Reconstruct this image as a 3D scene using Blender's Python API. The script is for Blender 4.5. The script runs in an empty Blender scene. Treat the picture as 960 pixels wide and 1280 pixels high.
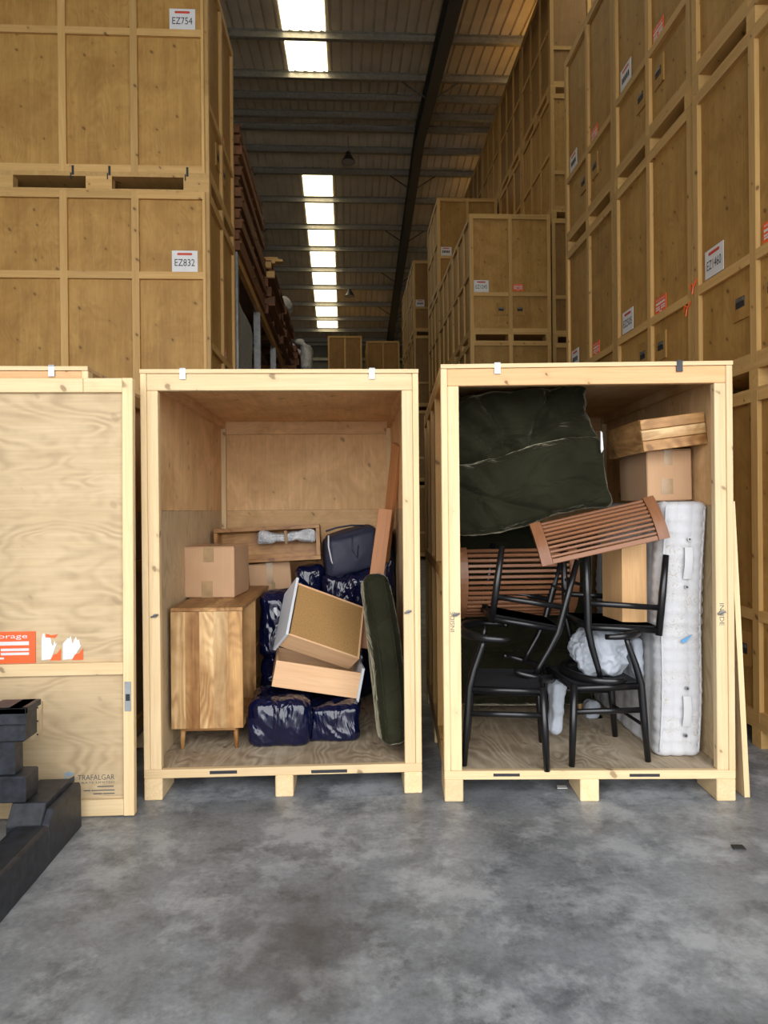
import bpy, bmesh, math, random
from mathutils import Vector, Matrix, noise, Euler
random.seed(7)
R = math.radians
S = bpy.context.scene
COL = S.collection
# ------------------------------------------------------------------ camera
YAW, PIT, ROLL = R(3.09), R(-0.13), R(0.545)
CAMH = 1.59
FPX = 853.33
cam_d = bpy.data.cameras.new('camera')
cam_d.sensor_fit = 'VERTICAL'; cam_d.sensor_height = 36.0; cam_d.lens = 24.0
cam_d.clip_start = 0.05; cam_d.clip_end = 200
cam = bpy.data.objects.new('camera', cam_d); COL.objects.link(cam)
CROT = Matrix.Rotation(-YAW, 3, 'Z') @ Matrix.Rotation(math.pi/2+PIT, 3, 'X') @ Matrix.Rotation(-ROLL, 3, 'Z')
CAMP = Vector((0, 0, CAMH))
cam.matrix_world = Matrix.Translation(CAMP) @ CROT.to_4x4()
S.camera = cam
# ------------------------------------------------------------------ world / light / exposure
W = bpy.data.worlds.new('overcast_sky'); S.world = W; W.use_nodes = True
bg = W.node_tree.nodes['Background']
bg.inputs[0].default_value = (0.975, 0.985, 1.0, 1); bg.inputs[1].default_value = 4.6
DOOR = (-6.0, 6.0, 6.8, -3.0)       # loading door opening behind the camera: x0, x1, height, y
pl = bpy.data.lights.new('door_daylight_offscreen', 'AREA'); pl.shape = 'RECTANGLE'
pl.size = DOOR[1]-DOOR[0]; pl.size_y = DOOR[2]; pl.cycles.is_portal = True
po = bpy.data.objects.new('door_daylight_offscreen', pl); COL.objects.link(po)
po.location = ((DOOR[0]+DOOR[1])/2, DOOR[3], DOOR[2]/2); po.rotation_euler = (R(90), 0, 0)
S.view_settings.view_transform = 'Standard'; S.view_settings.look = 'None'
S.view_settings.exposure = 0.35; S.view_settings.gamma = 1.0; S.view_settings.use_curve_mapping = False
S.cycles.max_bounces = 8; S.cycles.diffuse_bounces = 5; S.cycles.glossy_bounces = 4
S.cycles.sample_clamp_indirect = 6.0

# ------------------------------------------------------------------ placing helpers
def ray(px, py):
    return CROT @ Vector(((px-480)/FPX, -(py-640)/FPX, -1))
def aY(px, py, Y):
    d = ray(px, py); return CAMP + d*(Y/d.y)
def aZ(px, py, Z):
    d = ray(px, py); return CAMP + d*((Z-CAMH)/d.z)
def aX(px, py, X):
    d = ray(px, py); return CAMP + d*(X/d.x)

# ------------------------------------------------------------------ materials
MATS = {}
def new_mat(name):
    m = bpy.data.materials.new(name); m.use_nodes = True
    nt = m.node_tree; b = nt.nodes['Principled BSDF']
    return m, nt, b
def nd(nt, t, **kw):
    n = nt.nodes.new(t)
    for k, v in kw.items():
        if k.startswith('i_'):
            n.inputs[int(k[2:])].default_value = v
        else: setattr(n, k, v)
    return n
def lk(nt, a, b): nt.links.new(a, b)
def ramp(nt, fac, stops):
    r = nt.nodes.new('ShaderNodeValToRGB')
    e = r.color_ramp.elements
    while len(e) < len(stops): e.new(0.5)
    for x, (p, c) in zip(e, stops):
        x.position = p; x.color = (*c, 1) if len(c) == 3 else c
    lk(nt, fac, r.inputs[0]); return r.outputs[0]
def mixc(nt, fac, a, b, mode='MIX'):
    m = nt.nodes.new('ShaderNodeMix'); m.data_type = 'RGBA'; m.blend_type = mode
    if isinstance(fac, (int, float)): m.inputs[0].default_value = fac
    else: lk(nt, fac, m.inputs[0])
    for s, v in ((6, a), (7, b)):
        if isinstance(v, tuple): m.inputs[s].default_value = (*v, 1)
        else: lk(nt, v, m.inputs[s])
    return m.outputs[2]
def math_(nt, op, a, b=None, c=None):
    m = nt.nodes.new('ShaderNodeMath'); m.operation = op
    for i, v in enumerate((a, b, c)):
        if v is None: continue
        if isinstance(v, (int, float)): m.inputs[i].default_value = v
        else: lk(nt, v, m.inputs[i])
    return m.outputs[0]
def coords(nt, rand=True):
    tc = nt.nodes.new('ShaderNodeTexCoord'); v = tc.outputs['Object']
    oi = nt.nodes.new('ShaderNodeObjectInfo')
    if rand:
        s = nd(nt, 'ShaderNodeVectorMath', operation='SCALE'); s.inputs[0].default_value = (31.7, 57.3, 83.1)
        lk(nt, oi.outputs['Random'], s.inputs['Scale'])
        a = nd(nt, 'ShaderNodeVectorMath', operation='ADD'); lk(nt, v, a.inputs[0]); lk(nt, s.outputs[0], a.inputs[1]); v = a.outputs[0]
    return v, oi.outputs['Random']
def mapped(nt, v, sc):
    m = nt.nodes.new('ShaderNodeMapping'); m.inputs['Scale'].default_value = sc; lk(nt, v, m.inputs[0]); return m.outputs[0]
def noise_t(nt, v, scale, detail=4, rough=0.55, dist=0.0):
    n = nt.nodes.new('ShaderNodeTexNoise'); n.inputs['Scale'].default_value = scale; n.inputs['Detail'].default_value = detail
    n.inputs['Roughness'].default_value = rough; n.inputs['Distortion'].default_value = dist
    lk(nt, v, n.inputs['Vector']); return n.outputs['Fac']
def bump(nt, b, h, strength=0.2, dist=0.01):
    n = nt.nodes.new('ShaderNodeBump'); n.inputs['Strength'].default_value = strength; n.inputs['Distance'].default_value = dist
    lk(nt, h, n.inputs['Height']); lk(nt, n.outputs[0], b.inputs['Normal'])
def plain(name, c, rough=0.5, metal=0.0, spec=0.5, vary=0.06, scale=12, **kw):
    if name in MATS: return MATS[name]
    m, nt, b = new_mat(name)
    v, rnd = coords(nt)
    n = noise_t(nt, v, scale)
    lo = tuple(x*(1-vary*2) for x in c); hi = tuple(min(1, x*(1+vary*2)) for x in c)
    lk(nt, ramp(nt, n, [(0.3, lo), (0.7, hi)]), b.inputs['Base Color'])
    b.inputs['Roughness'].default_value = rough; b.inputs['Metallic'].default_value = metal
    b.inputs['Specular IOR Level'].default_value = spec
    for k, x in kw.items(): b.inputs[k.replace('_', ' ')].default_value = x
    MATS[name] = m; return m
def wood(name, light, dark, axis='z', scale=1.0, knots=0.5, rough=0.6, vary=0.14, contrast=1.0, rings=0.0, figured=0.0, kscale=5.0):
    """planed timber or ply: streaks along axis, optional rotary-cut rings, knots"""
    key = name+'_'+axis
    if key in MATS: return MATS[key]
    m, nt, b = new_mat(key)
    v, rnd = coords(nt)
    ax = 'xyz'.index(axis)
    sc = [9.0*scale]*3; sc[ax] = 0.55*scale
    n1 = noise_t(nt, mapped(nt, v, sc), 1.6, 5, 0.6, 0.7)
    d = 0.5/contrast
    col = ramp(nt, n1, [(0.5-d*0.6, dark), (0.5, tuple((a+c)/2 for a, c in zip(light, dark))), (0.5+d*0.55, light)])
    sc2 = [90*scale]*3; sc2[ax] = 3*scale
    n2 = noise_t(nt, mapped(nt, v, sc2), 1.0, 3, 0.6)
    col = mixc(nt, 0.25, col, ramp(nt, n2, [(0.3, (0.55, 0.5, 0.45)), (0.65, (1, 1, 1))]), 'MULTIPLY')
    if rings > 0:
        sc3 = [1.5]*3; sc3[ax] = 0.55
        n3 = noise_t(nt, mapped(nt, v, sc3), 1.5, 3, 0.5, 0.3)
        w = math_(nt, 'SINE', math_(nt, 'MULTIPLY', n3, 150.0))
        wn = math_(nt, 'MULTIPLY_ADD', w, 0.5, 0.5)
        brk = noise_t(nt, v, 5.0, 3)
        col = mixc(nt, math_(nt, 'MULTIPLY', math_(nt, 'MULTIPLY', wn, rings), ramp(nt, brk, [(0.35, (0, 0, 0)), (0.65, (1, 1, 1))])), col, tuple(x*0.72 for x in dark), 'MIX')
    if figured > 0:
        n4 = noise_t(nt, v, 2.3, 5, 0.65, 0.8)
        col = mixc(nt, figured, col, ramp(nt, n4, [(0.3, (0.55, 0.42, 0.30)), (0.6, (1, 0.98, 0.95)), (0.8, (1.0, 1.0, 1.0))]), 'MULTIPLY')
    if knots > 0:
        ks = [3.2*scale]*3; ks[ax] = 1.9*scale
        vo = nt.nodes.new('ShaderNodeTexVoronoi'); vo.inputs['Scale'].default_value = 1.0
        vo.voronoi_dimensions = '2D'
        sp = nt.nodes.new('ShaderNodeSeparateXYZ'); lk(nt, v, sp.inputs[0])
        uu = math_(nt, 'ADD', sp.outputs[0], sp.outputs[1])
        vv = math_(nt, 'MULTIPLY_ADD', math_(nt, 'SUBTRACT', sp.outputs[0], sp.outputs[1]), 0.45, sp.outputs[2])
        cb = nt.nodes.new('ShaderNodeCombineXYZ')
        lk(nt, math_(nt, 'MULTIPLY_ADD', n1, 0.25, math_(nt, 'MULTIPLY', uu, kscale)), cb.inputs[0]); lk(nt, math_(nt, 'MULTIPLY', vv, kscale), cb.inputs[1])
        lk(nt, cb.outputs[0], vo.inputs['Vector'])
        rr = nt.nodes.new('ShaderNodeSeparateColor'); lk(nt, vo.outputs['Color'], rr.inputs[0])
        size = math_(nt, 'MULTIPLY_ADD', rr.outputs[0], 0.11, -0.035)
        near = math_(nt, 'SUBTRACT', size, vo.outputs['Distance'])
        k = ramp(nt, math_(nt, 'MULTIPLY_ADD', near, 22.0, 0.5), [(0.2, (0, 0, 0)), (0.9, (1, 1, 1))])
        col = mixc(nt, math_(nt, 'MULTIPLY', k, knots), col, (0.09, 0.04, 0.015))
        halo = ramp(nt, math_(nt, 'MULTIPLY_ADD', near, 5.0, 0.9), [(0.3, (0, 0, 0)), (1, (1, 1, 1))])
        col = mixc(nt, math_(nt, 'MULTIPLY', halo, knots*0.30), col, tuple(x*0.6 for x in dark))
    hs = nt.nodes.new('ShaderNodeHueSaturation')
    lk(nt, math_(nt, 'MULTIPLY_ADD', rnd, vary*2, 1-vary), hs.inputs['Value'])
    lk(nt, col, hs.inputs['Color']); lk(nt, hs.outputs[0], b.inputs['Base Color'])
    b.inputs['Roughness'].default_value = rough; b.inputs['Specular IOR Level'].default_value = 0.3
    bump(nt, b, n2, 0.12, 0.004)
    MATS[key] = m; return m
def PINE(a): return wood('new_pine', (0.83, 0.645, 0.39), (0.71, 0.505, 0.26), a, 1.0, 0.65, 0.6, 0.10, kscale=3.6)
def REDPINE(a): return wood('red_pine', (0.80, 0.50, 0.26), (0.66, 0.37, 0.16), a, 1.0, 0.9, 0.6, 0.05, kscale=4.2)
def PLY(a): return wood('new_plywood', (0.63, 0.49, 0.305), (0.52, 0.38, 0.215), a, 0.8, 0.2, 0.6, 0.05, 0.9, 0.75, 0.15, 3.0)
def PLYIN(a): return wood('inner_plywood', (0.90, 0.62, 0.33), (0.74, 0.47, 0.22), a, 0.7, 0.5, 0.6, 0.07, 0.9, 0.3, 0.55, 4.0)
def DECKPLY(a): return wood('deck_plywood', (0.66, 0.57, 0.44), (0.38, 0.30, 0.20), a, 0.8, 0.8, 0.7, 0.06, 1.2, 0.95, 0.5, 4.5)
def OLDPLY(a): return wood('aged_plywood', (0.50, 0.305, 0.092), (0.36, 0.195, 0.050), a, 0.7, 0.75, 0.55, 0.10, 0.9, 0.35, 0.5, 4.6)
def OLDPINE(a): return wood('aged_pine', (0.62, 0.40, 0.155), (0.47, 0.275, 0.09), a, 1.0, 0.8, 0.55, 0.12, kscale=4.5)
def BRNPLY(a): return wood('brown_plywood', (0.37, 0.21, 0.07), (0.27, 0.14, 0.042), a, 0.7, 0.7, 0.55, 0.12, 0.9, 0.2, 0.35, 4.5)
def MANGO(a): return wood('mango_wood', (0.68, 0.41, 0.17), (0.27, 0.12, 0.035), a, 0.8, 0.6, 0.45, 0.10, 1.6, 0.7, 0.7, 2.6)
def MANGOP(a): return wood('mango_sapwood', (0.80, 0.58, 0.31), (0.42, 0.23, 0.085), a, 0.8, 0.6, 0.45, 0.12, 1.6, 0.7, 0.7, 2.6)
def TEAK(a): return wood('teak', (0.31, 0.140, 0.068), (0.17, 0.068, 0.030), a, 1.2, 0.0, 0.35, 0.10)
def OAK(a): return wood('oak_veneer', (0.66, 0.41, 0.20), (0.55, 0.31, 0.13), a, 1.6, 0.0, 0.5, 0.04)
def BEECH(a): return wood('beech_veneer', (0.78, 0.50, 0.29), (0.66, 0.39, 0.20), a, 1.6, 0.0, 0.5, 0.04)
def REDBOARD(a): return wood('red_brown_board', (0.20, 0.088, 0.036), (0.105, 0.043, 0.018), a, 0.9, 0.4, 0.6, 0.28)
STEEL = plain('galvanised_steel', (0.25, 0.25, 0.24), 0.4, 0.7, vary=0.12)
PURLIN = plain('purlin_steel', (0.36, 0.34, 0.29), 0.36, 0.35, vary=0.1)
DKSTEEL = plain('painted_dark_steel', (0.075, 0.072, 0.065), 0.5, 0.1)
BLACKM = plain('black_steel', (0.024, 0.027, 0.034), 0.5, 0.0, vary=0.25, scale=25)
BLACKW = plain('black_lacquer', (0.006, 0.006, 0.007), 0.30, 0.0, vary=0.1)
CORD = plain('black_cord', (0.010, 0.011, 0.014), 0.75, 0.0, vary=0.3, scale=90)
WHITE = plain('white_print', (0.66, 0.66, 0.66), 0.5, vary=0.02)
BLKINK = plain('black_ink', (0.02, 0.02, 0.025), 0.6)
INK = plain('blue_black_ink', (0.075, 0.08, 0.09), 0.6)
REDINK = plain('red_ink', (0.55, 0.06, 0.03), 0.5)
ORANGE = plain('orange_sticker', (0.82, 0.11, 0.02), 0.5, vary=0.03)
WHITELAM = plain('white_laminate', (0.58, 0.60, 0.63), 0.35, vary=0.02)
HARDB = plain('hardboard', (0.33, 0.185, 0.065), 0.55, vary=0.1, scale=120)
CHIP = plain('zinc_plate', (0.42, 0.43, 0.44), 0.4, 0.6)
def cardboard():
    m, nt, b = new_mat('cardboard'); v, rnd = coords(nt)
    n = noise_t(nt, v, 3, 4); w = noise_t(nt, mapped(nt, v, (90, 90, 2)), 1.5, 2)
    c = ramp(nt, n, [(0.3, (0.46, 0.28, 0.155)), (0.7, (0.54, 0.34, 0.20))])
    c = mixc(nt, 0.18, c, ramp(nt, w, [(0.3, (0.7, 0.65, 0.6)), (0.7, (1, 1, 1))]), 'MULTIPLY')
    lk(nt, c, b.inputs['Base Color']); b.inputs['Roughness'].default_value = 0.75; b.inputs['Specular IOR Level'].default_value = 0.2
    return m
CARD = cardboard()
TAPE = plain('packing_tape', (0.36, 0.235, 0.12), 0.25, vary=0.1)
def polybag(name, c, rough):
    m, nt, b = new_mat(name); v, rnd = coords(nt)
    n = noise_t(nt, v, 9, 5, 0.6, 1.2)
    lk(nt, ramp(nt, n, [(0.3, tuple(x*0.7 for x in c)), (0.7, tuple(x*1.3 for x in c))]), b.inputs['Base Color'])
    b.inputs['Roughness'].default_value = rough; b.inputs['Specular IOR Level'].default_value = 0.6
    n2 = noise_t(nt, mapped(nt, v, (1, 1, 0.4)), 8, 2, 0.45, 2.2)
    bump(nt, b, n2, 0.75, 0.03); return m
NAVY = polybag('navy_polythene', (0.003, 0.005, 0.026), 0.15)
NAVYC = plain('navy_woven_fabric', (0.018, 0.022, 0.045), 0.6, vary=0.1, scale=60)
def velvet():
    m, nt, b = new_mat('green_velvet'); v, rnd = coords(nt)
    n = noise_t(nt, v, 4, 4)
    lk(nt, ramp(nt, n, [(0.3, (0.012, 0.012, 0.006)), (0.7, (0.021, 0.021, 0.011))]), b.inputs['Base Color'])
    b.inputs['Roughness'].default_value = 0.85; b.inputs['Specular IOR Level'].default_value = 0.1
    b.inputs['Sheen Weight'].default_value = 0.9; b.inputs['Sheen Roughness'].default_value = 0.30
    b.inputs['Sheen Tint'].default_value = (0.55, 0.51, 0.36, 1)
    n2 = noise_t(nt, mapped(nt, v, (1.0, 1.0, 1.6)), 3.2, 3, 0.5, 1.6); bump(nt, b, n2, 0.9, 0.05)
    return m
VELVET = velvet()
def ticking():
    m, nt, b = new_mat('mattress_ticking'); v, rnd = coords(nt, False)
    n = noise_t(nt, v, 9, 2, 0.5, 2.5)
    w = math_(nt, 'ABSOLUTE', math_(nt, 'SINE', math_(nt, 'MULTIPLY', n, 26)))
    f = ramp(nt, w, [(0.10, (1, 1, 1)), (0.35, (0, 0, 0))])
    msk = ramp(nt, noise_t(nt, v, 5, 2), [(0.47, (0, 0, 0)), (0.53, (1, 1, 1))])
    c = mixc(nt, math_(nt, 'MULTIPLY', f, msk), (0.50, 0.50, 0.515), (0.40, 0.36, 0.29))
    lk(nt, c, b.inputs['Base Color']); b.inputs['Roughness'].default_value = 0.7; b.inputs['Sheen Weight'].default_value = 0.2
    bump(nt, b, w, 0.15, 0.004); return m
TICK = ticking()
PIPING = plain('white_piping', (0.50, 0.50, 0.51), 0.7, vary=0.02)
SHEETC = plain('pale_cotton', (0.40, 0.43, 0.48), 0.85, vary=0.06, scale=5)
GREYF = plain('grey_felt', (0.23, 0.23, 0.20), 0.9, vary=0.12, scale=20)
def bubble():
    m, nt, b = new_mat('bubble_wrap'); v, rnd = coords(nt)
    vo = nt.nodes.new('ShaderNodeTexVoronoi'); vo.inputs['Scale'].default_value = 90; lk(nt, v, vo.inputs['Vector'])
    lk(nt, ramp(nt, noise_t(nt, v, 12), [(0.3, (0.30, 0.31, 0.32)), (0.7, (0.62, 0.64, 0.66))]), b.inputs['Base Color'])
    b.inputs['Roughness'].default_value = 0.2; bump(nt, b, vo.outputs['Distance'], 0.8, 0.01); return m
BUBBLE = bubble()
PLASTICW = polybag('clear_polythene_bag', (0.45, 0.45, 0.42), 0.3)
BEAMO = plain('amber_rack_beam', (0.40, 0.20, 0.045), 0.5, vary=0.1)
RUBBER = plain('rubber_black', (0.02, 0.02, 0.02), 0.8)
def concrete():
    m, nt, b = new_mat('sealed_concrete'); v, rnd = coords(nt, False)
    n1 = noise_t(nt, v, 0.9, 8, 0.62, 0.15); n2 = noise_t(nt, v, 4.5, 10, 0.72, 0.1); n3 = noise_t(nt, v, 38, 5, 0.7)
    n4 = noise_t(nt, v, 2.0, 10, 0.74, 0.1)
    c = ramp(nt, n1, [(0.32, (0.155, 0.170, 0.188)), (0.52, (0.260, 0.280, 0.302)), (0.70, (0.36, 0.382, 0.405))])
    c = mixc(nt, 0.80, c, ramp(nt, n2, [(0.36, (0.42, 0.43, 0.44)), (0.48, (0.84, 0.84, 0.84)), (0.58, (1.0, 1.0, 1.0))]), 'MULTIPLY')
    c = mixc(nt, 0.55, c, ramp(nt, n3, [(0.35, (0.60, 0.60, 0.60)), (0.6, (1, 1, 1))]), 'MULTIPLY')
    wht = ramp(nt, n4, [(0.49, (0, 0, 0)), (0.60, (1, 1, 1))])
    c = mixc(nt, math_(nt, 'MULTIPLY', wht, 0.50), c, (0.52, 0.545, 0.57))
    # an old oil stain with its own ragged outline
    ox = nd(nt, 'ShaderNodeVectorMath', operation='SUBTRACT'); lk(nt, v, ox.inputs[0]); ox.inputs[1].default_value = (-0.20, 2.52, 0)
    l = nd(nt, 'ShaderNodeVectorMath', operation='LENGTH'); lk(nt, mapped(nt, ox.outputs[0], (1.6, 1.0, 1)), l.inputs[0])
    dd = math_(nt, 'ADD', l.outputs['Value'], math_(nt, 'MULTIPLY_ADD', n2, 0.9, -0.45))
    st = ramp(nt, dd, [(0.12, (1, 1, 1)), (0.62, (0, 0, 0))])
    c = mixc(nt, math_(nt, 'MULTIPLY', st, 0.62), c, (0.075, 0.066, 0.056))
    lk(nt, c, b.inputs['Base Color'])
    rg = ramp(nt, n2, [(0.3, (0.34, 0.34, 0.34)), (0.7, (0.52, 0.52, 0.52))]); lk(nt, rg, b.inputs['Roughness'])
    b.inputs['Specular IOR Level'].default_value = 0.45
    bump(nt, b, n3, 0.12, 0.003); return m
CONC = concrete()
ROOFM = plain('roof_liner_sheet', (0.70, 0.61, 0.47), 0.45, 0.0, vary=0.06, scale=1.5)
WALLM = plain('wall_cladding', (0.16, 0.15, 0.13), 0.6, vary=0.08, scale=2)
def skylight():
    m, nt, b = new_mat('skylight_sheet'); v, rnd = coords(nt, False)
    n = noise_t(nt, mapped(nt, v, (1, 0.3, 1)), 6, 4)
    c = ramp(nt, n, [(0.3, (0.86, 0.74, 0.46)), (0.6, (1.0, 0.88, 0.60))])
    lk(nt, c, b.inputs['Emission Color']); b.inputs['Emission Strength'].default_value = 3.4
    b.inputs['Base Color'].default_value = (0.6, 0.6, 0.55, 1); return m
SKYL = skylight()

# ------------------------------------------------------------------ mesh helpers
class MB:
    def __init__(s): s.v = []; s.f = []
    def box(s, x0, x1, y0, y1, z0, z1):
        n = len(s.v)
        s.v += [(x, y, z) for z in (z0, z1) for y in (y0, y1) for x in (x0, x1)]
        s.f += [tuple(n+i for i in q) for q in ((0, 2, 3, 1), (4, 5, 7, 6), (0, 1, 5, 4), (2, 6, 7, 3), (0, 4, 6, 2), (1, 3, 7, 5))]
        return s
    def obox(s, c, ax, ay, az):
        c, ax, ay, az = map(Vector, (c, ax, ay, az)); n = len(s.v)
        s.v += [tuple(c+ax*i+ay*j+az*k) for k in (-1, 1) for j in (-1, 1) for i in (-1, 1)]
        s.f += [tuple(n+i for i in q) for q in ((0, 2, 3, 1), (4, 5, 7, 6), (0, 1, 5, 4), (2, 6, 7, 3), (0, 4, 6, 2), (1, 3, 7, 5))]
        return s
    def prism(s, poly, axis, a0, a1):
        """poly: list of 2-D points; axis 0/1/2 extruded from a0 to a1"""
        n = len(s.v); k = len(poly)
        for a in (a0, a1):
            for p in poly:
                q = list(p); q.insert(axis, a); s.v.append(tuple(q))
        s.f.append(tuple(range(n, n+k))[::-1]); s.f.append(tuple(range(n+k, n+2*k)))
        for i in range(k): j = (i+1) % k; s.f.append((n+i, n+j, n+k+j, n+k+i))
        return s
    def tube(s, pts, rad, seg=10, flat=1.0):
        pts = [Vector(p) for p in pts]; n = len(s.v)
        if isinstance(rad, (int, float)): rad = [rad]*len(pts)
        ref = None
        for i, p in enumerate(pts):
            t = (pts[min(i+1, len(pts)-1)]-pts[max(i-1, 0)]).normalized()
            if ref is None: ref = Vector((0, 0, 1)) if abs(t.z) < 0.9 else Vector((1, 0, 0))
            u = t.cross(ref).normalized(); w = u.cross(t).normalized(); ref = w
            for j in range(seg):
                a = 2*math.pi*j/seg
                s.v.append(tuple(p+u*(math.cos(a)*rad[i])+w*(math.sin(a)*rad[i]*flat)))
        for i in range(len(pts)-1):
            for j in range(seg):
                a = n+i*seg+j; b = n+i*seg+(j+1) % seg
                s.f.append((a, b, b+seg, a+seg))
        s.f.append(tuple(n+j for j in range(seg))[::-1]); e = n+(len(pts)-1)*seg
        s.f.append(tuple(e+j for j in range(seg))); return s
    def grid(s, fn, nu, nv, close=False):
        n = len(s.v)
        for j in range(nv+1):
            for i in range(nu+1): s.v.append(tuple(fn(i/nu, j/nv)))
        for j in range(nv):
            for i in range(nu):
                a = n+j*(nu+1)+i; s.f.append((a, a+1, a+nu+2, a+nu+1))
        return s
    def mesh(s, name, mat=None, smooth=False, bev=0.0, fix=True):
        me = bpy.data.meshes.new(name); me.from_pydata(s.v, [], s.f)
        if fix or bev:
            bm = bmesh.new(); bm.from_mesh(me)
            bmesh.ops.recalc_face_normals(bm, faces=bm.faces)
            if bev: bmesh.ops.bevel(bm, geom=list(bm.edges), offset=bev, segments=1, affect='EDGES', clamp_overlap=True)
            bm.to_mesh(me); bm.free()
        if mat: me.materials.append(mat)
        if smooth: me.shade_smooth()
        return me
    def build(s, name, mat, parent=None, smooth=False, bev=0.0, fix=True):
        return link(name, s.mesh(name, mat, smooth, bev, fix), parent)
def link(name, data, parent=None, loc=None, rot=None):
    o = bpy.data.objects.new(name, data); COL.objects.link(o)
    if parent is not None: o.parent = parent
    if loc is not None: o.location = loc
    if rot is not None: o.rotation_euler = rot
    return o
def tag(o, label, cat, group=None, kind=None):
    o['label'] = label; o['category'] = cat
    if group: o['group'] = group
    if kind: o['kind'] = kind
    return o
def thing(name, label, cat, loc=(0, 0, 0), rotz=0.0, group=None):
    o = link(name, None, None, loc, (0, 0, rotz)); o.empty_display_size = 0.1
    return tag(o, label, cat, group)
def structure(o): o['kind'] = 'structure'; return o
BOXC = {}
def bx(name, parent, x0, x1, y0, y1, z0, z1, mat, bev=0.0):
    """a box part with its origin at its centre; alike boxes share one mesh"""
    d = (round(x1-x0, 4), round(y1-y0, 4), round(z1-z0, 4)); k = (d, mat.name, bev)
    if k not in BOXC:
        hx, hy, hz = (q/2 for q in d)
        BOXC[k] = MB().box(-hx, hx, -hy, hy, -hz, hz).mesh(name, mat, False, bev, bev > 0)
    return link(name, BOXC[k], parent, ((x0+x1)/2, (y0+y1)/2, (z0+z1)/2))
def sub(name, part, x0, x1, y0, y1, z0, z1, mat, bev=0.0):
    """a box sub-part given in the thing's space although its parent part sits at part.location"""
    l = part.location
    return bx(name, part, x0-l.x, x1-l.x, y0-l.y, y1-l.y, z0-l.z, z1-l.z, mat, bev)
def kids(o): return CH.get(o.name, [])
CH = {}
def index_children():
    CH.clear()
    for o in COL.objects:
        if o.parent: CH.setdefault(o.parent.name, []).append(o)
def copy_tree(o, parent=None):
    c = o.copy(); COL.objects.link(c)
    if parent is not None: c.parent = parent
    for ch in kids(o): copy_tree(ch, c)
    return c
def text_mesh(body, size, mat, align='CENTER', extrude=0.0):
    cu = bpy.data.curves.new('lettering', 'FONT'); cu.body = body; cu.size = size; cu.align_x = align; cu.align_y = 'CENTER'
    cu.extrude = extrude; cu.resolution_u = 3
    o = bpy.data.objects.new('lettering', cu); COL.objects.link(o)
    dg = bpy.context.evaluated_depsgraph_get(); dg.update()
    me = bpy.data.meshes.new_from_object(o.evaluated_get(dg)); bpy.data.objects.remove(o); bpy.data.curves.remove(cu)
    me.materials.clear(); me.materials.append(mat); return me
def fit_text(body, width, height, mat):
    me = text_mesh(body, 1.0, mat)
    xs = [v.co.x for v in me.vertices]; ys = [v.co.y for v in me.vertices]
    cx, cy = (min(xs)+max(xs))/2, (min(ys)+max(ys))/2
    sx, sy = width/(max(xs)-min(xs)), height/(max(ys)-min(ys))
    for v in me.vertices: v.co = ((v.co.x-cx)*sx, (v.co.y-cy)*sy, 0)
    return me
def basis(x, y, z, t):
    x, y, z = (Vector(q).normalized() for q in (x, y, z))
    m = Matrix((x, y, z)).transposed().to_4x4(); m.translation = Vector(t); return m
def frame_xz(right, up_hint, origin):
    """local x along right, local y away from viewer, z up (orthonormal)"""
    x = Vector(right).normalized(); z = Vector(up_hint); z = (z-x*z.dot(x)).normalized(); y = z.cross(x)
    return basis(x, y, z, origin)
def ridged(p, f, o=3):
    v = 0; a = 1
    for _ in range(o):
        v += a*(1-abs(noise.noise(p*f))*2); f *= 2.1; a *= 0.5
    return v/1.75-0.35
def softbox(half, r, n, disp=None, puff=(0, 0, 0)):
    """rounded, puffed box of n x n quads a side; disp(p, normal) -> offset vector"""
    bm = bmesh.new(); bmesh.ops.create_cube(bm, size=2.0)
    bmesh.ops.subdivide_edges(bm, edges=list(bm.edges), cuts=n, use_grid_fill=True)
    h = Vector(half)
    for v in bm.verts:
        p = v.co.copy(); q = Vector((p.x*h.x, p.y*h.y, p.z*h.z))
        inn = Vector([max(-(h[i]-r), min(h[i]-r, q[i])) for i in range(3)])
        nn = (q-inn); nn = nn.normalized() if nn.length > 1e-6 else Vector((0, 0, 0))
        q = inn+nn*r
        for i in range(3):
            if puff[i]:
                j, k = [a for a in range(3) if a != i]
                w = (1-p[j]**2)*(1-p[k]**2)
                q[i] += (1 if p[i] > 0 else -1)*abs(p[i])**3*puff[i]*max(0, w)**0.5
        if disp: q = q+disp(q, nn)
        v.co = q
    return bm
def bm_obj(bm, name, mat, parent=None, smooth=True):
    me = bpy.data.meshes.new(name); bm.to_mesh(me); bm.free(); me.materials.append(mat)
    if smooth: me.shade_smooth()
    return link(name, me, parent)

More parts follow.
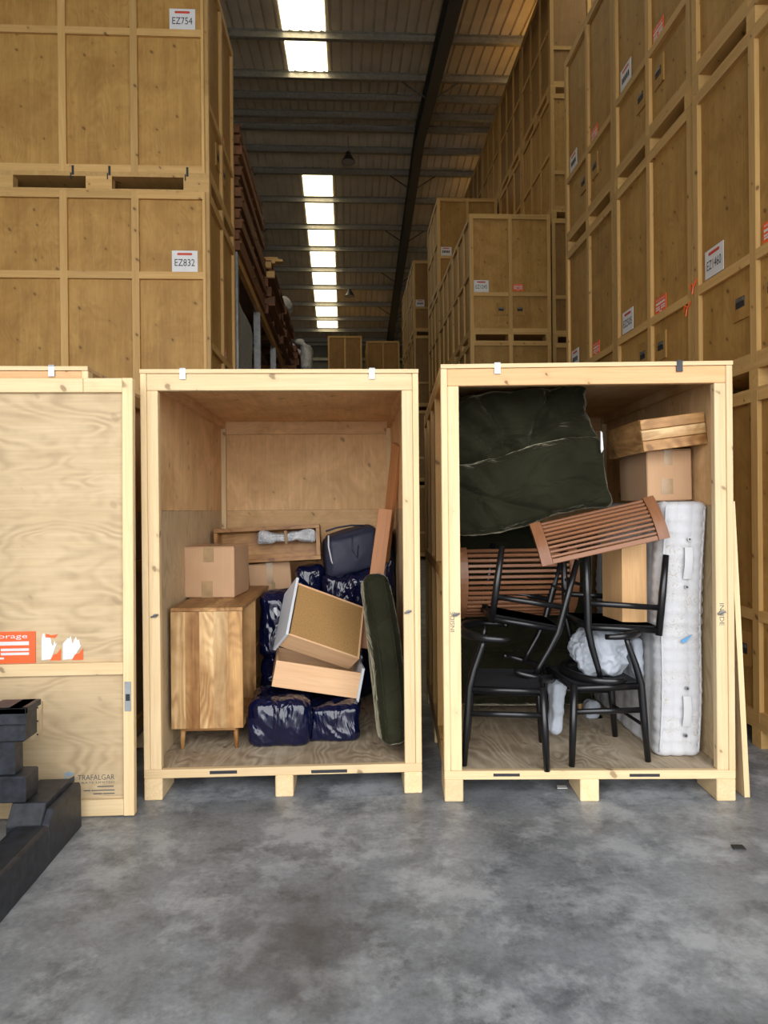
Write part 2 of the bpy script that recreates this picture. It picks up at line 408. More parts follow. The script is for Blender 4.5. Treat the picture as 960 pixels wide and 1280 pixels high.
# ------------------------------------------------------------------ building shell
HX = 15.0; YF, YB = -3.0, 36.6; RY, RZ = 20.5, 13.4; SN, SF = 0.12, 0.17
def roofz(y): return RZ-(SN*(RY-y) if y < RY else SF*(y-RY))
fl = MB().box(-HX, HX, YF, YB, -0.2, 0).build('floor', CONC); structure(fl)
ya = MB().box(-40, 40, -40, YF, -0.25, -0.02).build('ground', plain('yard_concrete', (0.42, 0.41, 0.39), 0.8)); structure(ya)  # unseen yard, made pale to bounce daylight up to the ceiling
ya['label'] = 'pale concrete yard outside the loading door'
SKX = [-1.40, 4.55]; SKW = 1.0     # the strip in view, and the one whose glow shows past the right-hand wall of crates
PITCH = 0.25
def liner(y0, y1, name):
    """trapezoidal liner sheets running along the slope, open over the skylights"""
    m = MB(); prof = [(0, 0), (0.19, 0), (0.205, 0.055), (0.235, 0.055), (0.25, 0)]
    x = -HX
    while x < HX-1e-6:
        for (a, za), (b2, zb) in zip(prof, prof[1:]):
            n = len(m.v)
            for (xx, zz) in ((x+a, za), (x+b2, zb)):
                for yy in (y0, y1): m.v.append((xx, yy, roofz(yy)+zz))
            m.f.append((n, n+2, n+3, n+1))
        x += PITCH
    return m.build(name, ROOFM, None, fix=False)
ce = link('ceiling', None); structure(ce)
for a, b2 in ((YF, RY), (RY, YB)):
    o = liner(a, b2, 'roof_sheet'); o.parent = ce
for nm, (a, b2) in (('outer', (YF, RY)), ('outer', (RY, YB))):
    m = MB(); m.v = [(-HX, a, roofz(a)+.15), (HX, a, roofz(a)+.15), (HX, b2, roofz(b2)+.15), (-HX, b2, roofz(b2)+.15)]; m.f = [(0, 1, 2, 3)]
    m.build('roof_sheet', ROOFM, ce, fix=False)
PUR = [-2, -0.2, 1.6, 3.4, 5.2, 7.0, 8.8, 10.6, 12.5, 14.3, 16.16, 17.98, 19.1, 20.2, 20.85, 21.8, 22.85, 24.35, 26.0, 27.5, 29.1, 30.6, 32.2, 33.7, 35.0, 36.2]
for y in PUR:
    z = roofz(y)-0.005
    m = MB(); h, w, t = 0.20, 0.075, 0.012
    m.box(-HX, HX, y, y+t, z-h, z); m.box(-HX, HX, y-w, y, z-t, z); m.box(-HX, HX, y-w, y+w*0.5, z-h, z-h+t)
    m.build('purlin', PURLIN, ce)
for x in SKX:
    for i in range(len(PUR)-1):
        y0, y1 = PUR[i], PUR[i+1]
        if not (7 <= y0 < 17.9 or 22.8 <= y0 < 34.5): continue
        m = MB(); k = 8
        for j in range(k):
            xa, xb = x+SKW*j/k, x+SKW*(j+1)/k; dz = 0.006 if j % 2 else 0.0
            n = len(m.v); m.v += [(xa, y0, roofz(y0)-.012+dz), (xb, y0, roofz(y0)-.012), (xb, y1, roofz(y1)-.012), (xa, y1, roofz(y1)-.012+dz)]; m.f.append((n+3, n+2, n+1, n))
        m.build('skylight_panel' if x < 0 else 'skylight_panel_offscreen', SKYL, ce, fix=False)
    for y in (7.0, 17.98, 22.85, 35.0):
        bx('skylight_light_stop', ce, x-.01, x+SKW+.01, y-.004, y+.004, roofz(y)-.02, roofz(y)+.149, PURLIN)  # end plates added to stop panel glow leaking out of the rib gaps
for x in (-9.6, -3.65, 2.3, 8.25):
    m = MB()
    for (a, b2) in ((YF, RY), (RY, YB)):
        za, zb = roofz(a)-.22, roofz(b2)-.22
        def web(x0, x1, t0, t1):
            n = len(m.v)
            m.v += [(x0, a, za+t0), (x1, a, za+t0), (x0, b2, zb+t0), (x1, b2, zb+t0), (x0, a, za+t1), (x1, a, za+t1), (x0, b2, zb+t1), (x1, b2, zb+t1)]
            m.f.extend(tuple(n+i for i in q) for q in ((0, 2, 3, 1), (4, 5, 7, 6), (0, 1, 5, 4), (2, 6, 7, 3), (0, 4, 6, 2), (1, 3, 7, 5)))
        web(x-.14, x+.14, -.02, 0); web(x-.01, x+.01, -.5, 0); web(x-.14, x+.14, -.52, -.5)
    rf = m.build('rafter', DKSTEEL, ce)
    for y in (17.98, 22.85, 26.0, 29.1, 32.2):
        for s in (-1, 1):
            MB().tube([(x, y, roofz(y)-.70), (x+s*0.75, y, roofz(y)-.2)], 0.02, 6).build('knee_brace', DKSTEEL, rf)
def wallbox(name, *a):
    return structure(MB().box(*a).build(name, WALLM))
wallbox('wall_left', -HX-.2, -HX, YF, YB, 0, 14)
wallbox('wall_right', HX, HX+.2, YF, YB, 0, 14)
wb = wallbox('wall_back', -HX, HX, YB, YB+.2, 0, 14)
for z in (1.5, 3.2, 4.9, 6.6, 8.3, 9.6, 10.4):
    MB().box(-HX, HX, YB-.16, YB, z, z+.14).build('sheeting_rail', PURLIN, wb)
wf = link('wall_front', None); structure(wf)
for nm, a in (('door_jamb', (-HX, DOOR[0], YF-.2, YF, 0, 14)), ('door_jamb', (DOOR[1], HX, YF-.2, YF, 0, 14)), ('door_lintel', (DOOR[0], DOOR[1], YF-.2, YF, DOOR[2], 14))):
    MB().box(*a).build(nm, WALLM, wf)
# high-bay lamps (switched off) hung under the roof
def lamp(label, p, top):
    t = thing('high_bay_lamp', label, 'lamp', p)
    prof = [(0.02, 0.30), (0.07, 0.30), (0.08, 0.22), (0.10, 0.20), (0.13, 0.14), (0.20, 0.03), (0.21, 0.0)]
    m = MB(); k = 20
    for r, z in prof:
        for j in range(k): m.v.append((r*math.cos(2*math.pi*j/k), r*math.sin(2*math.pi*j/k), z))
    for i in range(len(prof)-1):
        for j in range(k): m.f.append((i*k+j, i*k+(j+1) % k, (i+1)*k+(j+1) % k, (i+1)*k+j))
    m.build('lamp_shade', plain('lamp_black', (0.02, 0.02, 0.022), 0.5), t, smooth=True)
    d = MB(); d.tube([(0, 0, 0.0), (0, 0, 0.012)], 0.19, 20).build('lens', plain('lamp_lens', (0.35, 0.35, 0.36), 0.3), t)
    MB().tube([(0, 0, .29), (0, 0, top-p[2])], 0.012, 6).build('suspension_wire', STEEL, t)
    return t
lamp('round black high-bay lamp hung close under the roof ridge', (0.14, 21.3, 12.45), roofz(21.3)-.02)
lamp('small high-bay lamp hanging on a long wire near the far wall', (0.2, 29.5, 10.85), roofz(29.5)-.02)

# ------------------------------------------------------------------ crates
CW, CL, CHT = 1.54, 2.13, 2.38        # width (door end), length, height
FT = 0.12                             # foot height
def wall_panel(root, side, ply, bat, bays, rails, lod, name):
    """side: 'front','back','left','right'. A ply sheet with battens proud on the outside."""
    t, b = 0.012, 0.032; bw = 0.07; z0, z1 = FT+.045, CHT-.02
    if side in ('front', 'back'):
        L = CW
        def rect(u0, u1, d0, d1, za, zb):
            return (u0, u1, d0, d1, za, zb) if side == 'front' else (u0, u1, CL-d1, CL-d0, za, zb)
        ax = 'x'
    else:
        L = CL
        def rect(u0, u1, d0, d1, za, zb):
            return (d0, d1, u0, u1, za, zb) if side == 'left' else (CW-d1, CW-d0, u0, u1, za, zb)
        ax = 'y'
    e = b+t+.001 if side in ('left', 'right') else 0.0
    p = bx(name, root, *rect(e, L-e, b, b+t, z0, z1), ply('z'))
    bv = 0.004 if lod == 0 else 0.0
    st = [i*(L-bw)/bays for i in range(bays+1)]
    for s in st: sub('batten', p, *rect(s, s+bw, 0, b, z0, z1), bat('z'), bv)
    for i in range(bays):
        u0, u1 = st[i]+bw, st[i+1]
        for z in rails:
            if z is None: continue
            sub('batten', p, *rect(u0, u1, 0.001, b, z-bw/2, z+bw/2), bat(ax), bv)
        sub('batten', p, *rect(u0, u1, 0.001, b, z1-bw, z1), bat(ax), bv)
        sub('batten', p, *rect(u0, u1, 0.001, b, z0, z0+bw), bat(ax), bv)
    return p
def base_and_roof(root, ply, bat, lod):
    for iy, y in enumerate((0.0, (CL-.25)/2, CL-.25)):
        for ix, x in enumerate((0.0, (CW-.10)/2, CW-.10)):
            bx('foot_block', root, x, x+.10, y, y+.25, 0, FT, bat('y'), 0.006 if lod == 0 else 0.0)
    bx('deck', root, 0, CW, 0, CL, FT, FT+.045, bat('x') if lod else bat('x'))
    bx('roof_panel', root, 0, CW, 0, CL, CHT-.02, CHT, bat('x'))
def number_plate(root, body, side, u, z, w=0.25, h=0.21, readable=True):
    """white plate with a red pill and a crate number; side 'front' or 'left'"""
    if side == 'front': loc, rot = (u, 0.026, z), (R(90), 0, 0)
    elif side == 'left': loc, rot = (0.026, CL-u, z), (R(90), 0, R(-90))
    m = MB().box(-w/2, w/2, -h/2, h/2, 0, 0.004)
    p = m.build('number_plate', WHITE, root, fix=False); p.location = loc; p.rotation_euler = rot
    k = 10; pr = MB()
    pw, ph, py = w*0.25, h*0.055, h*0.34
    poly = [(pw*s+math.cos(a)*ph, py+math.sin(a)*ph) for s, a0 in ((1, -90), (-1, 90)) for a in [R(a0+180*i/k) for i in range(k+1)]]
    pr.prism(poly, 2, 0.004, 0.0055).build('red_pill', REDINK, p)
    if readable:
        me = fit_text(body, w*0.78, h*0.33, BLKINK)
        o = link('lettering', me, p, (0, -h*0.06, 0.0055))
    else:
        for i in range(5): bx('lettering', p, -w*.34+i*w*.14, -w*.34+i*w*.14+w*.10, -h*.18, h*.08, .004, .0055, BLKINK)
    return p
def hand_plate(root, x, z):
    p = bx('hand_hold_plate', root, x-.09, x+.09, 0.020, 0.033, z-.12, z+.12, OLDPLY('z'))
    sub('slot', p, x-.05, x+.05, 0.016, 0.021, z-.035, z+.035, BLKINK); sub('catch', p, x-.045, x+.045, 0.012, 0.017, z+.005, z+.03, STEEL)
def sticker(root, x, z, w, h, y=0.026):
    p = bx('orange_sticker', root, x-w/2, x+w/2, y, y+.006, z-h/2, z+h/2, ORANGE)
    me = fit_text('easyStorage', w*0.80, h*0.19, WHITE); o = link('lettering', me, p, (0, -.0045, h*.34), (R(90), 0, 0))
    for (a, b2, zz, hh) in ((-.42, .42, .13, .12), (-.42, -.06, -.07, .08), (.06, .42, -.07, .08), (-.42, -.06, -.20, .08), (.06, .42, -.20, .08), (-.1, .1, -.34, .06)):
        bx('white_field', p, a*w, b2*w, -.0045, -.003, (zz-hh/2)*h, (zz+hh/2)*h, WHITE)
    return p
def closed_crate(label, loc, rotz, ply=OLDPLY, bat=OLDPINE, lod=1, group=None, sides=('left', 'right'), number=None, num_side='front', readable=True, orange=True, plates=True):
    t = thing('storage_crate', label, 'crate', loc, rotz, group)
    base_and_roof(t, ply, bat, lod)
    f = wall_panel(t, 'front', ply, bat, 2, (0.87,), lod, 'front_panel')
    for s in ('left', 'right'):
        if s in sides: wall_panel(t, s, ply, bat, 3, (1.54,), lod, 'side_panel')
        else: bx('side_panel', t, *((0.032, .044) if s == 'left' else (CW-.044, CW-.032)), .045, CL-.045, FT+.045, CHT-.02, ply('z'))
    bx('back_panel', t, 0, CW, CL-.02, CL, FT+.045, CHT-.02, ply('z'))
    if plates: hand_plate(t, .59, .62); hand_plate(t, .95, .62)
    if number:
        if num_side == 'front': number_plate(t, number, 'front', .255, 1.03, readable=readable)
        else: number_plate(t, number, 'left', 1.88, 1.685)
    if orange: sticker(t, .94, .98, .20, .15)
    return t

XR = 2.72
# right-hand row, door ends to the aisle: (y near, level)
specs = {
 ('A', 0): 'lowest aged plywood crate beside the leaning thin board, on the concrete floor',
 ('A', 1): 'aged plywood storage crate with number plate EZ1460',
 ('A', 2): 'plywood crate stacked on top of crate EZ1460',
 ('B', 0): 'ground-level crate under crate EZ505 in the stacked row',
 ('B', 1): 'aged plywood storage crate with number plate EZ505',
 ('B', 2): 'plywood crate on top of crate EZ505 showing two hand-hold plates',
 ('C', 0): 'ground-level crate in the stack next beyond crate EZ505',
 ('C', 1): 'middle crate of the stack next beyond crate EZ505',
 ('C', 2): 'yellow plywood crate topping the three-high stack next beyond crate EZ505'}
nums = {('A', 1): ('EZ1460', True), ('B', 1): ('EZ505', True), ('B', 2): ('x', False), ('C', 2): ('x', False), ('C', 1): ('x', False)}
for (k, lv), lab in specs.items():
    y0 = {'A': 3.62, 'B': 5.22, 'C': 6.84}[k]
    n = nums.get((k, lv))
    closed_crate(lab, (XR+{'A': -.02, 'B': 0.0, 'C': 0.03}[k], y0+CW, lv*CHT), R(-90), number=n[0] if n else None, readable=n[1] if n else True,
                 orange=(k, lv) not in (('A', 0), ('C', 0)), group='crates in the right-hand row')
# left stack: long side to the camera, door end to the aisle
for lv in range(3):
    num = (None, 'EZ832', 'EZ754')[lv]
    lab = ('bottom crate of the stack carrying crates EZ832 and EZ754', 'plywood crate with number plate EZ832 on its knotty long side', 'plywood crate with number plate EZ754 on top of crate EZ832')[lv]
    # rotated +90: local x -> +Y, local y -> -X ; origin at (x right, y near)
    sc_ = closed_crate(lab, (-1.325, 6.81, lv*CHT), R(90), number=num, num_side='left', orange=lv > 0, group='crates of the left-hand stack')
TIES = [((XR-.028, 5.14, 2.38+.93), 'orange twine tie on the near post of crate EZ1460'), ((XR-.008, 5.28, 2.38+.80), 'orange twine tie on the post of crate EZ505')]
for p, lab in TIES:
    o = MB().tube([(0, -.05, .03), (-.006, -.01, -.01), (-.006, .03, .02), (0, .06, -.02)], .006, 6).tube([(-.004, 0, 0), (-.01, .01, -.07)], .005, 6).build('twine_tie', ORANGE); o.location = p; tag(o, lab, 'tie', 'orange ties')
# straps hanging over the pallet gap are parts of crate EZ754
for u in (.20, .95, 1.30):
    bx('strap', sc_, -.004, .0, u, u+.022, .13, .22, BLKINK); bx('strap', sc_, -.004, .0, u+.025, u+.036, .09, .15, BLKINK)
# far stacks: one low-detail crate copied
def far_crate(ply, bat, label, group, loc):
    t = thing('storage_crate', label, 'crate', loc, 0, group)
    for x in (0, (CW-.1)/2, CW-.1):
        for y in (0, CL-.25): bx('foot_block', t, x, x+.1, y, y+.25, 0, FT, bat('y'))
    bx('foot_block', t, 0, .1, (CL-.25)/2, (CL+.25)/2, 0, FT, bat('y'))
    bx('deck', t, 0, CW, 0, CL, FT, FT+.045, bat('x')); bx('roof_panel', t, 0, CW, 0, CL, CHT-.02, CHT, bat('x'))
    z0, z1 = FT+.045, CHT-.02
    f = bx('front_panel', t, 0, CW, .03, .045, z0, z1, ply('z'))
    for x in (0, (CW-.07)/2, CW-.07): sub('batten', f, x, x+.07, 0, .03, z0, z1, bat('z'))
    for z in (z0, .84, z1-.07):
        for xa, xb in ((.07, (CW-.07)/2), ((CW+.07)/2, CW-.07)): sub('batten', f, xa, xb, .001, .03, z, z+.07, bat('x'))
    s = bx('side_panel', t, .03, .045, .046, CL-.03, z0, z1, ply('z'))
    for i in range(4): y = i*(CL-.07)/3; sub('batten', s, 0, .03, max(.046, y), y+.07 if i else .116, z0, z1, bat('z'))
    for z in (z0, 1.25, z1-.07):
        for i in range(3): ya, yb = i*(CL-.07)/3+(.07 if i else .116), (i+1)*(CL-.07)/3; sub('batten', s, .001, .03, ya, yb, z, z+.07, bat('y'))
    bx('side_panel', t, CW-.045, CW-.03, .046, CL-.03, z0, z1, ply('z')); bx('back_panel', t, 0, CW, CL-.03, CL, z0, z1, ply('z'))
    return t
def far_plates(t, readable=None, num=False):
    hand_plate(t, .59, .60); hand_plate(t, .95, .60)
    if num: number_plate(t, 'EZ1245' if readable else 'x', 'front', .22, 1.03, .28, .22, bool(readable)); sticker(t, .92, 1.01, .20, .13)
protoO = far_crate(OLDPLY, OLDPINE, 'x', 'x', (0, 0, -30)); protoB = far_crate(BRNPLY, OLDPINE, 'x', 'x', (5, 0, -30))
index_children()
used = {}
def far(proto, label, group, loc):
    if proto.name in used: o = copy_tree(proto)
    else: o = proto; used[proto.name] = 1
    o.location = loc; o['label'] = label; o['group'] = group; return o
late = []
LV = ('ground-level', 'second-level', 'third-level', 'fourth-level', 'topmost')
NX = ('nearest to crate EZ505', 'second', 'third', 'fourth', 'farthest from crate EZ505')
for d in range(2):
    for lv in range(3):
        top = lv == 2 and d == 0
        lab = 'plywood crate with number plate EZ1245 topping the three-high stack' if top else ('%s crate of the three-high stack directly behind crate EZ1245' % LV[lv+(2 if lv == 2 else 0)] if d else ('crate directly below crate EZ1245', 'ground-level crate two below crate EZ1245')[1-lv])
        o = far(protoO, lab, None if top else 'crates stacked with crate EZ1245', (2.34, 12.70+d*(CL+.06), lv*CHT))
        if 'group' in o and o['group'] is None: pass
        if top: late.append((o, True))
        elif d == 0: late.append((o, None))
for lv in range(4):
    o = far(protoO, '%s crate of the four-high stack standing behind the EZ1245 stack' % LV[lv if lv < 3 else 4], 'four-high stack behind crate EZ1245', (2.36, 17.25, lv*CHT))
    if lv == 3: late.append((o, False))
for d in range(2):
    for lv in range(4):
        o = far(protoO if d else protoB, '%s crate in the %s of two stacks beyond the four-high stack' % (LV[lv if lv < 3 else 4], ('first', 'second')[d]), 'farthest aisle-side stacks', (2.16, 21.6+d*(CL+.05), lv*CHT))
        if d == 0 and lv == 3: late.append((o, False))
for d in range(5):
    for lv in range(5):
        far(protoB if (d+lv) % 3 else protoO, '%s crate in the stack %s along the five-high wall of crates' % (LV[lv], NX[d]), 'five-high wall of crates', (3.95, 12.85+d*(CL+.06), lv*CHT))
for lv in range(4):
    far(protoB, '%s brown crate in the lone far stack mid-aisle' % LV[lv if lv < 3 else 4], 'lone far stack', (-0.80, 31.0, lv*CHT))
    far(protoB, '%s brown crate in the far stack nearer the back wall' % LV[lv if lv < 3 else 4], 'far stack by the back wall', (0.98, 31.9, lv*CHT-0*lv))
for o, kind in late:
    if kind is None: continue
    far_plates(o, kind, True)
for o in COL.objects:
    if 'group' in o.keys() and o['group'] is None: del o['group']

# ------------------------------------------------------------------ open crates in front
def clip(parent, x, z, dark=False):
    m = MB().box(-.016, .016, -.008, .0, -.055, .004).box(-.016, .016, -.008, .05, 0.0, .006)
    o = m.build('corner_clip', BLACKM if dark else CHIP, parent); o.location = (x, 0, z); return o
def open_crate(label, loc, rotz, posts, rail_mat, clips, cover, sx=1.0):
    t = thing('open_storage_crate', label, 'crate', loc, rotz)
    for y in (0.0, (CL-.25)/2, CL-.25):
        for x in (0.0, (CW-.10)/2, CW-.10): bx('foot_block', t, x, x+.10, y, y+.25, 0, FT, PINE('y'), 0.005)
    d = bx('deck', t, 0.0, CW, 0.035, CL, FT, FT+.045, DECKPLY('y'))
    e = bx('deck_edge_board', t, 0, CW, 0, .035, FT, FT+.048, PINE('x'), 0.003)
    ZT = CHT-.022
    # front frame: outer post = edge of the side frame, inner post
    for s in (0, 1):
        f = (lambda a, b2: (a, b2)) if s == 0 else (lambda a, b2: (CW-b2, CW-a))
        bx('corner_post', t, *f(0, .034), 0, .07, FT+.048, ZT, posts[s]('z'), 0.003)
        p = bx('door_post', t, *f(.035, .095), .004, .05, FT+.048, ZT-.095, posts[s]('z'), 0.003)
        link('hasp', MB().tube([(0, -.012, 0), (0, .002, 0)], .012, 8).tube([(-.02, -.012, -.006), (.018, -.014, .008)], .006, 6).mesh('hasp', STEEL), t, ((f(.05, .09)[0]+.02), .004, 1.02-.12*s*0))
    bx('top_rail', t, .035, CW-.035, .004, .05, ZT-.094, ZT, rail_mat('x'), 0.003)
    bx('roof_panel', t, 0, CW, 0, CL, ZT+.001, CHT, PLYIN('y'), 0.0)
    bx('roof_edge_strip', t, 0, CW, -.006, -.0005, ZT, CHT, PINE('x'))
    for x, dk in clips: clip(t, x, CHT, dk)
    # side walls: two plywood sheets inside, battens outside
    zj = 1.60
    for s in (0, 1):
        f = (lambda a, b2: (a, b2)) if s == 0 else (lambda a, b2: (CW-b2, CW-a))
        lo = bx('side_panel', t, *f(.034, .046), .071, CL-.0, FT+.046, zj, PLY('z'))
        up = bx('side_panel', t, *f(.034, .046), .071, CL-.0, zj+.002, ZT, PLYIN('z'))
        for i in range(1, 5):
            y = .07+i*(CL-.14)/4
            bx('side_batten', t, *f(0, .033), y, y+.07, FT+.048, ZT, OLDPINE('z'))
        for i in range(4):
            ya = .07+(i*(CL-.14)/4+.07 if i else 0.0); yb = .07+(i+1)*(CL-.14)/4
            for z in (FT+.048, 1.20, ZT-.07): bx('side_batten', t, *f(0.001, .033), ya, yb, z, z+.07, OLDPINE('y'))
        bx('inner_corner_batten', t, *f(.047, .085), CL-.09, CL-.045, FT+.046, ZT, PINE('z'))
        bx('inner_top_batten', t, *f(.047, .08), .06, CL-.09, ZT-.06, ZT, PLYIN('y'))
    bx('back_panel', t, .047, CW-.047, CL-.03, CL-.015, FT+.046, zj, PLYIN('x'))
    bx('back_panel', t, .047, CW-.047, CL-.03, CL-.015, zj+.002, ZT, PLYIN('z'))
    bx('back_batten', t, .086, CW-.086, CL-.065, CL-.031, ZT-.105, ZT, PLYIN('x'))
    if cover: cover(t)
    t.scale.x = sx
    return t
def left_marks(t):
    bx('black_stencil', t, .36, .51, -.001, .0, FT+.018, FT+.036, BLKINK); bx('black_stencil', t, .92, 1.12, -.001, .0, FT+.008, FT+.026, BLKINK)
def right_marks(t):
    o = link('lettering', fit_text('INSIDE', .12, .024, INK), t, (CW-.065, .0035, 1.01), (R(90), R(90), 0)); 
    link('lettering', fit_text('INSIDE', .11, .022, INK), t, (.05, .0035, .98), (R(90), R(-90), 0))
    bx('black_stencil', t, .26, .40, -.001, .0, FT+.018, FT+.034, BLKINK); bx('black_stencil', t, .98, 1.14, -.001, .0, FT+.014, FT+.030, BLKINK)
LC = (-1.134, 3.83)
RC = (0.515, 3.690); RCA = R(-4.0)
open_crate('open pine crate holding the wooden cabinet and navy bags', (LC[0], LC[1], 0), R(-0.6), (PINE, PINE), PINE, ((.235, False), (1.28, False)), left_marks)
open_crate('open pine crate holding the black chairs and mattress', (RC[0], RC[1], 0), RCA, (PINE, PINE), REDPINE, ((.30, False), (1.26, True)), right_marks, 1.022)
t = open_crate('pine crate mostly hidden behind the leaning stickered panel', (-1.385-CW, 3.755, 0), 0.0, (PINE, PINE), REDPINE, ((1.35, False),), None)
bx('front_panel', t, .1, CW-.1, .055, .07, FT+.05, CHT-.12, PLY('z'))

# ------------------------------------------------------------------ leaning crate lid with stickers
PH, PW = 2.30, CW
pb = Vector((-1.128, 3.645, 0.005))          # bottom right front corner
tilt = math.atan2(0.045, PH)
t = thing('crate_lid', 'loose crate lid panel with orange sticker leaning on a crate', 'panel', (pb.x-PW, pb.y, pb.z), 0)
t.rotation_euler = (-tilt, 0, R(-0.4))
sh = bx('plywood_sheet', t, 0.03, PW-.03, .030, .042, .03, PH-.02, PLY('x'))
for x0, x1 in ((0, .055), (PW-.055, PW)): bx('stile', t, x0, x1, .0, .045, 0, PH, PINE('z'), .003)
bx('top_rail', t, .055, PW-.26, .006, .03, PH-.075, PH, PINE('x'), .003); bx('top_rail', t, PW-.258, PW-.055, .006, .03, PH-.075, PH, PINE('x'), .003)
bx('mid_rail', t, .055, PW-.055, .006, .03, .735, .80, PINE('x'), .003)
bx('bottom_rail', t, .055, PW-.055, .006, .03, 0.0, .085, PINE('x'), .003)
hp = bx('hand_hold_plate', t, .85, 1.06, .018, .03, .40, .60, PLY('z'))
for z in (.43, .50, .57): sub('screw', hp, 1.035, 1.043, .016, .018, z-.004, z+.004, BLKINK)
ct = bx('latch_plate', t, PW-.047, PW-.012, -.003, .0, .545, .70, CHIP, .001); sub('keyhole', ct, PW-.04, PW-.018, -.004, -.003, .60, .635, BLKINK)
sk = sticker(t, PW-.715, .885, .40, .165, .0235)
for (x0, w, seed) in ((PW-.485, .10, 1), (PW-.375, .105, 5)):
    rnd = random.Random(seed); n = 12
    topz = [(.03+.105*(1-abs(i/n*2-1)*.35)*(rnd.random()*.5+.5)) for i in range(n+1)]
    poly = [(x0, .815)]+[(x0+w*i/n*(.8 if seed == 1 else .95), .815+topz[i]+(.04 if seed == 1 and i < 6 else 0)) for i in range(n+1)]+[(x0+w*.5, .82)]
    q = MB().prism(poly, 1, .0275, .0295).build('torn_sticker', WHITE, t)
    MB().prism([(x0+w*.45, .813), (x0+w, .813), (x0+w, .875), (x0+w*.82, .85), (x0+w*.6, .842)], 1, .026, .0273).build('orange_remnant', ORANGE, q)
    if seed == 1: MB().prism([(x0+.02, .935), (x0+.07, .93), (x0+.085, .95), (x0+.05, .945), (x0+.025, .955)], 1, .026, .0273).build('orange_remnant', ORANGE, q)
INKB = plain('pale_blue_ink', (0.30, 0.38, 0.46), 0.6)
def print_line(s, cx, cz, w, h, mat=INK):
    link('lettering', fit_text(s, w, h, mat), t, (cx, .0295, cz), (R(90), 0, 0))
print_line('TRAFALGAR', PW-.205, .195, .19, .028); print_line('CRATE LIMITED', PW-.205, .168, .19, .010)
for xa, xb, z in ((.20, .115, .146), (.27, .235, .126), (.23, .11, .126), (.22, .175, .109), (.17, .11, .109)):
    bx('fine_print', t, PW-xa, PW-xb, .0292, .0299, z-.0025, z+.0025, INK)
lg = MB().prism([(PW-.375, .215), (PW-.345, .232), (PW-.315, .215), (PW-.345, .20)], 1, .0275, .0295).prism([(PW-.368, .205), (PW-.348, .193), (PW-.348, .165), (PW-.368, .175)], 1, .0275, .0295)
lg.build('crate_logo', INKB, t); 
MB().prism([(PW-.342, .193), (PW-.317, .206), (PW-.317, .176), (PW-.342, .165)], 1, .0275, .0295).build('crate_logo', INK, t)

# ------------------------------------------------------------------ thin board leaning on the right crate
p0 = aZ(937, 997, 0.0)
t = thing('plywood_board', 'thin plywood board leaning on the side of the open crate with chairs', 'board', (p0.x, p0.y, 0.003), RCA)
b0 = MB().box(-.028, 0, 0, 1.3, 0, 1.62).build('board', PLY('z'), t); b0.rotation_euler = (0, R(-2.43), 0)
MB().box(-.0285, .0005, -.004, 0, 0.001, 1.62).build('edge_lipping', PINE('z'), b0)

# ------------------------------------------------------------------ stacker truck (part in view)
t = thing('stacker_truck', 'black steel stacker truck leg and fork carriage beside the leaning panel', 'truck', (-1.36, 3.16, 0))
m = MB().prism([(-.155, .05), (-.155, .175), (-.14, .183), (-.012, .183), (0, .17), (0, 0.0), (-.12, 0.0)], 1, -1.6, 0)
m.build('support_leg', BLACKM, t, bev=.004)
m = MB()
prof = [(0, .18), (.06, .262), (.34, .262), (.38, .22), (.38, .0), (0, .0)]
m.prism(prof, 0, -.19, -.035)
n = len(m.v); prof2 = [(0, .18), (.06, .235), (.36, .235), (.375, .21), (.38, .0), (0, .0)]
m.prism(prof2, 0, -.035, 0.0)
m.build('wheel_housing', BLACKM, t, bev=.004)
MB().tube([(-.14, .20, .055), (-.05, .20, .055)], .055, 16).build('load_wheel', RUBBER, t)
c = MB().box(-.9, -.125, .05, .18, .545, .675).build('carriage_bar', BLACKM, t, bev=.006)
m = MB()
for x in (-.83, -.65, -.47, -.29, -.195): m.box(x, x+.085 if x > -.25 else x+.16, .03, .19, .677, .705)
m.box(-.9, -.11, .03, .05, .63, .705).build('toothed_bar', BLACKM, c, bev=.003)
MB().box(-.9, -.18, .07, .15, .39, .545).build('carriage_plate', BLACKM, t)
MB().box(-.9, -.125, .05, .19, .265, .385).build('carriage_bar', BLACKM, t, bev=.006)
MB().box(-.95, -.80, -.30, .05, .0, 1.9).build('mast', BLACKM, t, bev=.005)
MB().box(-.95, 0, -1.6, -1.2, .0, .9).build('body', BLACKM, t, bev=.01)

# ------------------------------------------------------------------ contents of the left crate
DZ = FT+.046
# cabinet: end panel to the viewer, open front to the right
cx0, cx1, cy0, cy1, zl, zt = -1.055, -.632, 4.12, 5.30, DZ+.135, DZ+.135+.72
t = thing('sideboard', 'mango wood sideboard on splayed legs with its open front sideways', 'cabinet', (cx0, cy0, DZ), R(-1))
w, d, h0, h1 = cx1-cx0, cy1-cy0, .135, .855
k = 5
for i in range(k):   # end panel of glued staves
    bx('stave', t, w*i/k, w*(i+1)/k, 0, .022, h0, h1-.024, (MANGOP, MANGO, MANGOP, MANGOP, MANGO)[i]('z'), .0)
bx('end_panel', t, 0, w, d-.022, d, h0, h1-.024, MANGO('z'))
bx('top_panel', t, 0, w+.004, -.003, d, h1-.023, h1, MANGO('y'), .003)
bx('bottom_panel', t, 0, w, .023, d-.023, h0, h0+.022, MANGO('y')); bx('back_panel', t, 0, .012, .023, d-.023, h0+.023, h1-.024, MANGO('y'))
bx('divider', t, .013, w-.01, d*.5-.01, d*.5+.01, h0+.023, h1-.024, MANGO('z')); bx('shelf', t, .013, w-.01, d*.5+.011, d-.023, h0+.36, h0+.38, MANGO('y'))
bx('apron', t, .05, w-.05, .03, .05, h0-.022, h0-.001, MANGO('x'))
